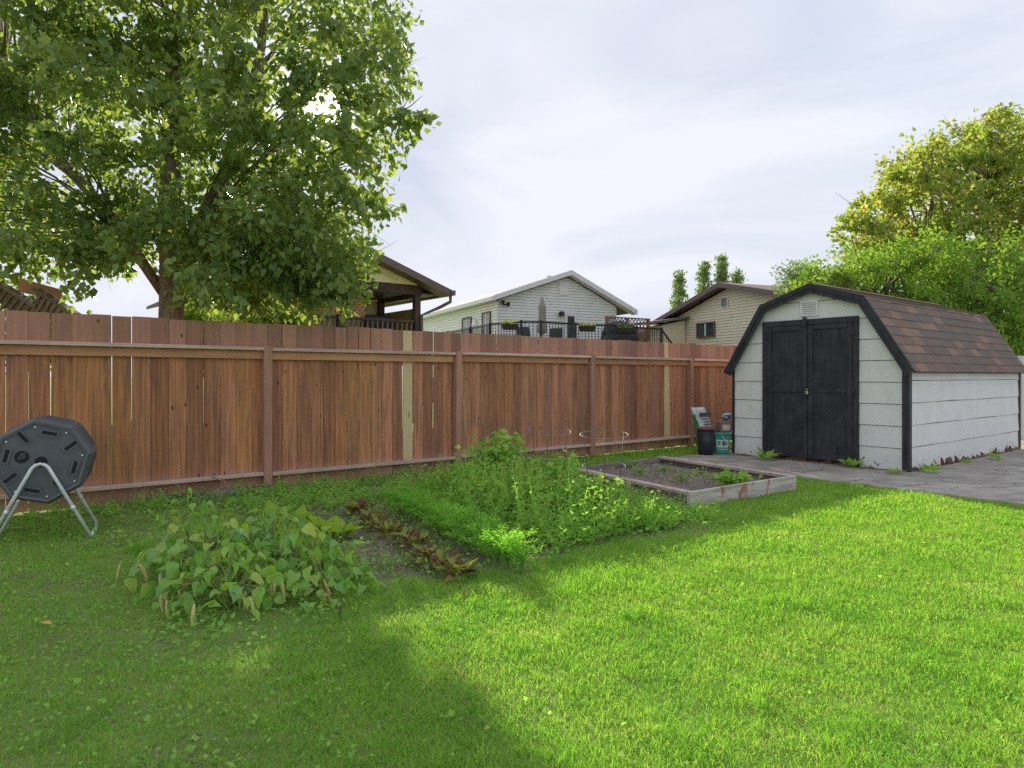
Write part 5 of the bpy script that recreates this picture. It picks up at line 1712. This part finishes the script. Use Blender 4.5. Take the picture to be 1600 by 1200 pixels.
# ================================================================== compost tumbler
cax = Vector((-.46, .888, 0)).normalized()             # drum axis, away from the camera
cfx = Vector((.888, .46, 0))                           # along the face
hub = Vector((-3.575, 5.12, 0))
CT_SCALE = .95
ct = thing('compost_tumbler', 'dark grey octagonal compost tumbler on a tubular steel stand', 'composter', hub, math.atan2(cfx.y, cfx.x))
ct.scale = (CT_SCALE,) * 3
HZc, RO, DL = .635, .352, .60
def octo(r, y, rot0=R(8)):
    return [(r * math.cos(rot0 + k * math.pi / 4), y, HZc + r * math.sin(rot0 + k * math.pi / 4)) for k in range(8)]
Y0 = -.02
dm = MB()
rings = [octo(RO * .93, Y0), octo(RO, Y0 + .035), octo(RO, Y0 + .12), octo(RO * .955, Y0 + .135), octo(RO * .955, Y0 + .16), octo(RO, Y0 + .175), octo(RO, Y0 + .285), octo(RO * .955, Y0 + .30),
         octo(RO * .955, Y0 + .325), octo(RO, Y0 + .34), octo(RO, Y0 + DL - .12), octo(RO * .95, Y0 + DL)]
vs = [p for r_ in rings for p in r_]
fs = [tuple(range(8)), tuple(range((len(rings) - 1) * 8, len(rings) * 8))[::-1]]
for i in range(len(rings) - 1):
    for k in range(8):
        fs.append((i * 8 + k, i * 8 + (k + 1) % 8, (i + 1) * 8 + (k + 1) % 8, (i + 1) * 8 + k))
dm.add(vs, fs)
drum = dm.build('drum', 'plastic', ct, False, .006)
# rim on the face, slots as dark bars with recess shade painted in, hub, embossed disc
rm = MB()
a8, b8 = octo(RO * .925, Y0 - .001), octo(RO * .86, Y0 - .001)
a9, b9 = octo(RO * .925, Y0 - .014), octo(RO * .865, Y0 - .010)
for k in range(8):
    j = (k + 1) % 8
    rm.hexa([a8[k], a8[j], b8[j], b8[k], a9[k], a9[j], b9[j], b9[k]])
rm.build('face_rim', 'plastic', drum)
for k in range(8):
    an = R(8 + 22.5) + k * math.pi / 4
    rr = RO * .66
    cx_, cz_ = rr * math.cos(an), HZc + rr * math.sin(an)
    dirn = Vector((math.cos(an + (math.pi / 2 if k % 2 else .15)), 0, math.sin(an + (math.pi / 2 if k % 2 else .15))))
    hl = .058
    p, q = Vector((cx_, Y0 - .004, cz_)) - dirn * hl, Vector((cx_, Y0 - .004, cz_)) + dirn * hl
    fr2 = MB()
    side = dirn.cross(Vector((0, 1, 0))).normalized()
    for sg in (-1, 1):
        fr2.bar(p + side * .021 * sg - Vector((0, .003, 0)), q + side * .021 * sg - Vector((0, .003, 0)), .014, .006, Vector((0, 1, 0)))
        e = p if sg < 0 else q
        fr2.bar(e - side * .014 - Vector((0, .003, 0)), e + side * .014 - Vector((0, .003, 0)), .014, .006, Vector((0, 1, 0)))
    sl_ = MB().bar(p, q, .028, .006, Vector((0, 1, 0))).build('slot', 'plastic_dark', drum)
    fr2.build('slot_edge', 'plastic', drum)
def disc(r, y0, y1, n=24, cx_=0.0, cz_=HZc):
    a = [(cx_ + r * math.cos(2 * math.pi * k / n), y0, cz_ + r * math.sin(2 * math.pi * k / n)) for k in range(n)]
    return a, [(x, y1, z) for x, y, z in a]
hb = MB(); hb.prism(*disc(.042, Y0 - .006, Y0 - .001)); hb.prism(*disc(.016, Y0 - .05, Y0 - .0065, 12)); hb.build('hub', 'plastic_dark', drum)
em = MB(); em.prism(*disc(.048, Y0 - .006, Y0 - .001, 24, -.125, HZc + .045)); eo = em.build('emblem', 'plastic_dark', drum)
for k in range(4):
    MB().bar((-.155 + k * .006, Y0 - .008, HZc + .028 + k * .012), (-.10, Y0 - .008, HZc + .04 + k * .013), .006, .003, Vector((0, 1, 0))).build('emblem_line', 'plastic', eo)
# panels along the drum side: ridges
for k in range(8):
    an0, an1 = R(8) + k * math.pi / 4, R(8) + (k + 1) * math.pi / 4
    am = (an0 + an1) / 2
    ap = RO * math.cos(math.pi / 8) + .004
    tx = Vector((-math.sin(am), 0, math.cos(am)))
    c = Vector((math.cos(am) * ap, 0, HZc + math.sin(am) * ap))
    for y_ in (.20, .36, .44):
        MB().bar(c - tx * .10 + Vector((0, Y0 + y_ + .03, 0)), c + tx * .10 + Vector((0, Y0 + y_ + .03, 0)), .02, .010, Vector((math.cos(am), 0, math.sin(am)))).build('rib', 'plastic', drum)
def leg_loop(y, sgn):
    # inverted U with splayed feet
    zt = HZc - .015
    pts = [(-.34, y, .02)]
    pts += [(-.075, y, zt - .07), (-.055, y, zt - .03), (-.03, y, zt - .006), (0, y, zt), (.03, y, zt - .006), (.055, y, zt - .03), (.075, y, zt - .07), (.34, y, .02)]
    return pts
yA, yB = Y0 - .045, Y0 + DL - .10
for y in (yA, yB):
    MB().tube(leg_loop(y, 1), .014, 10).build('leg_loop', 'steel', ct, True)
for sx in (-.34, .34):
    MB().tube([(sx, yA, .016), (sx * 1.03, (yA + yB) / 2, .013), (sx, yB, .016)], .014, 10).build('foot_bar', 'steel', ct, True)
for sx in (-1, 1):
    for y in (yA, yB):
        f0, f1 = .40, .46
        a_, b_ = Vector((sx * .075, y, HZc - .085)), Vector((sx * .34, y, .02))
        MB().tube([a_.lerp(b_, f0 + .12), a_.lerp(b_, f1 + .12)], .0165, 10).build('sleeve', 'steel', ct, True)
        q = a_.lerp(b_, f0 + .15)
        MB().tube([q - Vector((0, .022, 0)), q + Vector((0, .022, 0))], .005, 8).build('bolt', 'steel', ct)
for k in range(8):
    an = R(8) + k * math.pi / 4
    q = Vector((RO * .80 * math.cos(an), Y0, HZc + RO * .80 * math.sin(an)))
    MB().tube([q - Vector((0, .008, 0)), q], .007, 8).build('bolt', 'steel', drum)
MB().tube([(0, yA - .02, HZc - .012), (0, yB + .02, HZc - .012)], .012, 8).build('axle', 'steel', ct, True)

# ================================================================== pails, bag and carton by the shed
pl = thing('round_pail', 'dark blue round pail with faded red rim by the fence', 'pail', Vector((3.055, 10.62, .02)))
MB().lathe([(0, 0), (.118, 0), (.138, .40), (.131, .40), (.115, .02), (0, .02)], 30).build('body', 'pail', pl, True)
for z in (.30, .335, .37):
    MB().ring((0, 0, z), .1185 + .02 * z / .4 + .0165 * 0 + .001, .004, 30, 6).build('band', 'pail', pl, True)
MB().lathe([(.132, .395), (.147, .395), (.149, .425), (.130, .428), (.126, .40), (.132, .395)], 30).build('rim', 'redrim', pl, True)
MB().lathe([(0, .36), (.133, .36)], 24).build('contents', 'soil', pl)
sq = thing('square_pail', 'teal square plastic pail with white label and handle', 'pail', Vector((3.335, 10.72, .02)), R(-12))
def tapered(mb, w0, w1, z0, z1, mi=0):
    mb.hexa([(-w0, -w0, z0), (w0, -w0, z0), (w0, w0, z0), (-w0, w0, z0), (-w1, -w1, z1), (w1, -w1, z1), (w1, w1, z1), (-w1, w1, z1)], mi)
b = MB(); tapered(b, .098, .122, 0, .30); b.build('body', 'teal', sq, False, .014)
b = MB(); tapered(b, .130, .130, .301, .345); b.build('lid', 'teal', sq, False, .01)
lb_ = MB(); lb_.hexa([(-.085, -.108, .11), (.085, -.108, .11), (.085, -.102, .11), (-.085, -.102, .11), (-.092, -.1185, .23), (.092, -.1185, .23), (.092, -.112, .23), (-.092, -.112, .23)])
lo_ = lb_.build('label_patch', 'whitebag', sq)
for (x0, x1, z0, z1) in ((-.07, -.03, .15, .21), (.0, .04, .14, .21), (.05, .075, .16, .20)):
    MB().box(x0, x1, -.1205, -.117, z0, z1).build('print_mark', 'ink' if x0 > -.05 else 'teal', lo_)
MB().box(-.08, .08, -.1075, -.104, .075, .085).build('print_line', 'whitebag', sq)
MB().tube([(-.02, -.135, .31), (.03, -.150, .24), (.08, -.150, .17), (.12, -.128, .12)], .005, 6).build('handle', 'whitebag', sq, True)
cr = thing('brown_carton', 'crumpled brown carton resting on the teal pail', 'carton', Vector((3.37, 10.74, .366)), R(15))
MB().hexa([(-.115, -.09, 0), (.09, -.10, 0), (.10, .09, 0), (-.10, .09, 0), (-.085, -.08, .165), (.10, -.085, .185), (.10, .08, .18), (-.09, .085, .17)]).build('box', 'cardboard', cr, False, .012)
MB().hexa([(-.08, -.097, .03), (.06, -.102, .03), (.06, -.099, .03), (-.08, -.094, .03), (-.07, -.088, .12), (.065, -.094, .12), (.065, -.09, .12), (-.07, -.085, .12)]).build('flap', 'bedcap', cr)
bf = thing('blue_packet', 'crumpled blue and white packet on top of the brown carton', 'packet', Vector((3.44, 10.80, .552)), R(20))
vs, fs = [], []
n_, m_ = 10, 7
rb_ = random.Random(5)
for j in range(m_):
    for k in range(n_):
        th = math.pi * j / (m_ - 1); ph = 2 * math.pi * k / n_
        rj = 1 + rb_.gauss(0, .12)
        vs.append((.095 * math.sin(th) * math.cos(ph) * rj, .06 * math.sin(th) * math.sin(ph) * rj, .055 + .055 * math.cos(th) * rj))
for j in range(m_ - 1):
    for k in range(n_):
        fs.append((j * n_ + k, j * n_ + (k + 1) % n_, (j + 1) * n_ + (k + 1) % n_, (j + 1) * n_ + k))
pk = MB(); pk.add(vs, fs)
pk.mi = [rb_.choice([0, 0, 1]) for _ in pk.mi]
pk.build('wrapper', ['whitebag', 'bluefoil'], bf)
# potting soil bag leaning back
bg = thing('soil_bag', 'green and white potting soil bag slumped behind the round pail', 'bag', Vector((3.21, 11.02, .02)), R(20))
vs, fs = [], []
rows, cols = 13, 16
rb_ = random.Random(9)
for j in range(rows):
    f = j / (rows - 1)
    z = .72 * f
    xo = -.17 * f ** 1.3
    yo = .05 * f
    w = .165 * (1 - .2 * f) ; d_ = (.10 * math.sin(math.pi * min(1, .18 + .8 * f)) + .015) * (1.0 if f < .8 else .85)
    for k in range(cols):
        an = 2 * math.pi * k / cols
        cx_, sy_ = math.cos(an), math.sin(an)
        sx = math.copysign(abs(cx_) ** .6, cx_)
        vs.append((xo + sx * w * (1 + rb_.gauss(0, .02)), yo + sy_ * d_ * (1 + rb_.gauss(0, .08)), z + rb_.gauss(0, .006)))
for j in range(rows - 1):
    for k in range(cols):
        fs.append((j * cols + k, j * cols + (k + 1) % cols, (j + 1) * cols + (k + 1) % cols, (j + 1) * cols + k))
fs.append(tuple(range((rows - 1) * cols, rows * cols)))
sbm = MB(); sbm.add(vs, fs)
sbm.mi = [(1 if (10 <= (i % cols) <= 15 and i < (rows - 1) * cols) else 0) for i in range(len(fs))]
sbm.mi[-1] = 1
for i in range((rows - 1) * cols):
    if i // cols >= rows - 3: sbm.mi[i] = 1
bgb = sbm.build('sack', ['greenbag', 'whitebag'], bg, True)
for j in range(5):
    z = .36 + j * .045
    xo = -.17 * (z / .72) ** 1.3
    MB().bar((xo - .05 + .02 * (j % 2), -.118 + .05 * z / .72 - .0 , z), (xo + .10, -.118 + .05 * z / .72, z + .004), .004, .014, Vector((0, 0, 1))).build('print_line', 'ink', bgb)
MB().box(-.24, -.02, -.105, -.095, .575, .645).build('print_band', 'ink', bgb)

# ================================================================== small things
fl_ = MB().add([(0, 0, 0), (-.03, .03, .012), (0, .035, .004), (.03, .03, .012), (0, .075, .006), (0, 0, -.001), (-.03, .03, .011), (.03, .03, .011), (0, .075, .005)], [(0, 2, 1), (1, 2, 4), (0, 3, 2), (3, 4, 2), (5, 6, 8, 7)])
p = G(82, 975, .045)
o = fl_.build('fallen_leaf', 'fallen'); o.location = p; o.rotation_euler = (.2, -.15, 1.9); o.scale = (.75, .75, .75)
tag(o, 'single yellow fallen leaf on the thin lawn at left', 'leaf')
p = G(531, 968)
tag(MB().tube([p, p + Vector((.0, .01, .06)), p + Vector((-.005, .02, .10))], [.006, .006, .005], 6).build('row_marker', 'lattice_old', None, True), 'short pale stick marking the front of the bean row', 'stick')
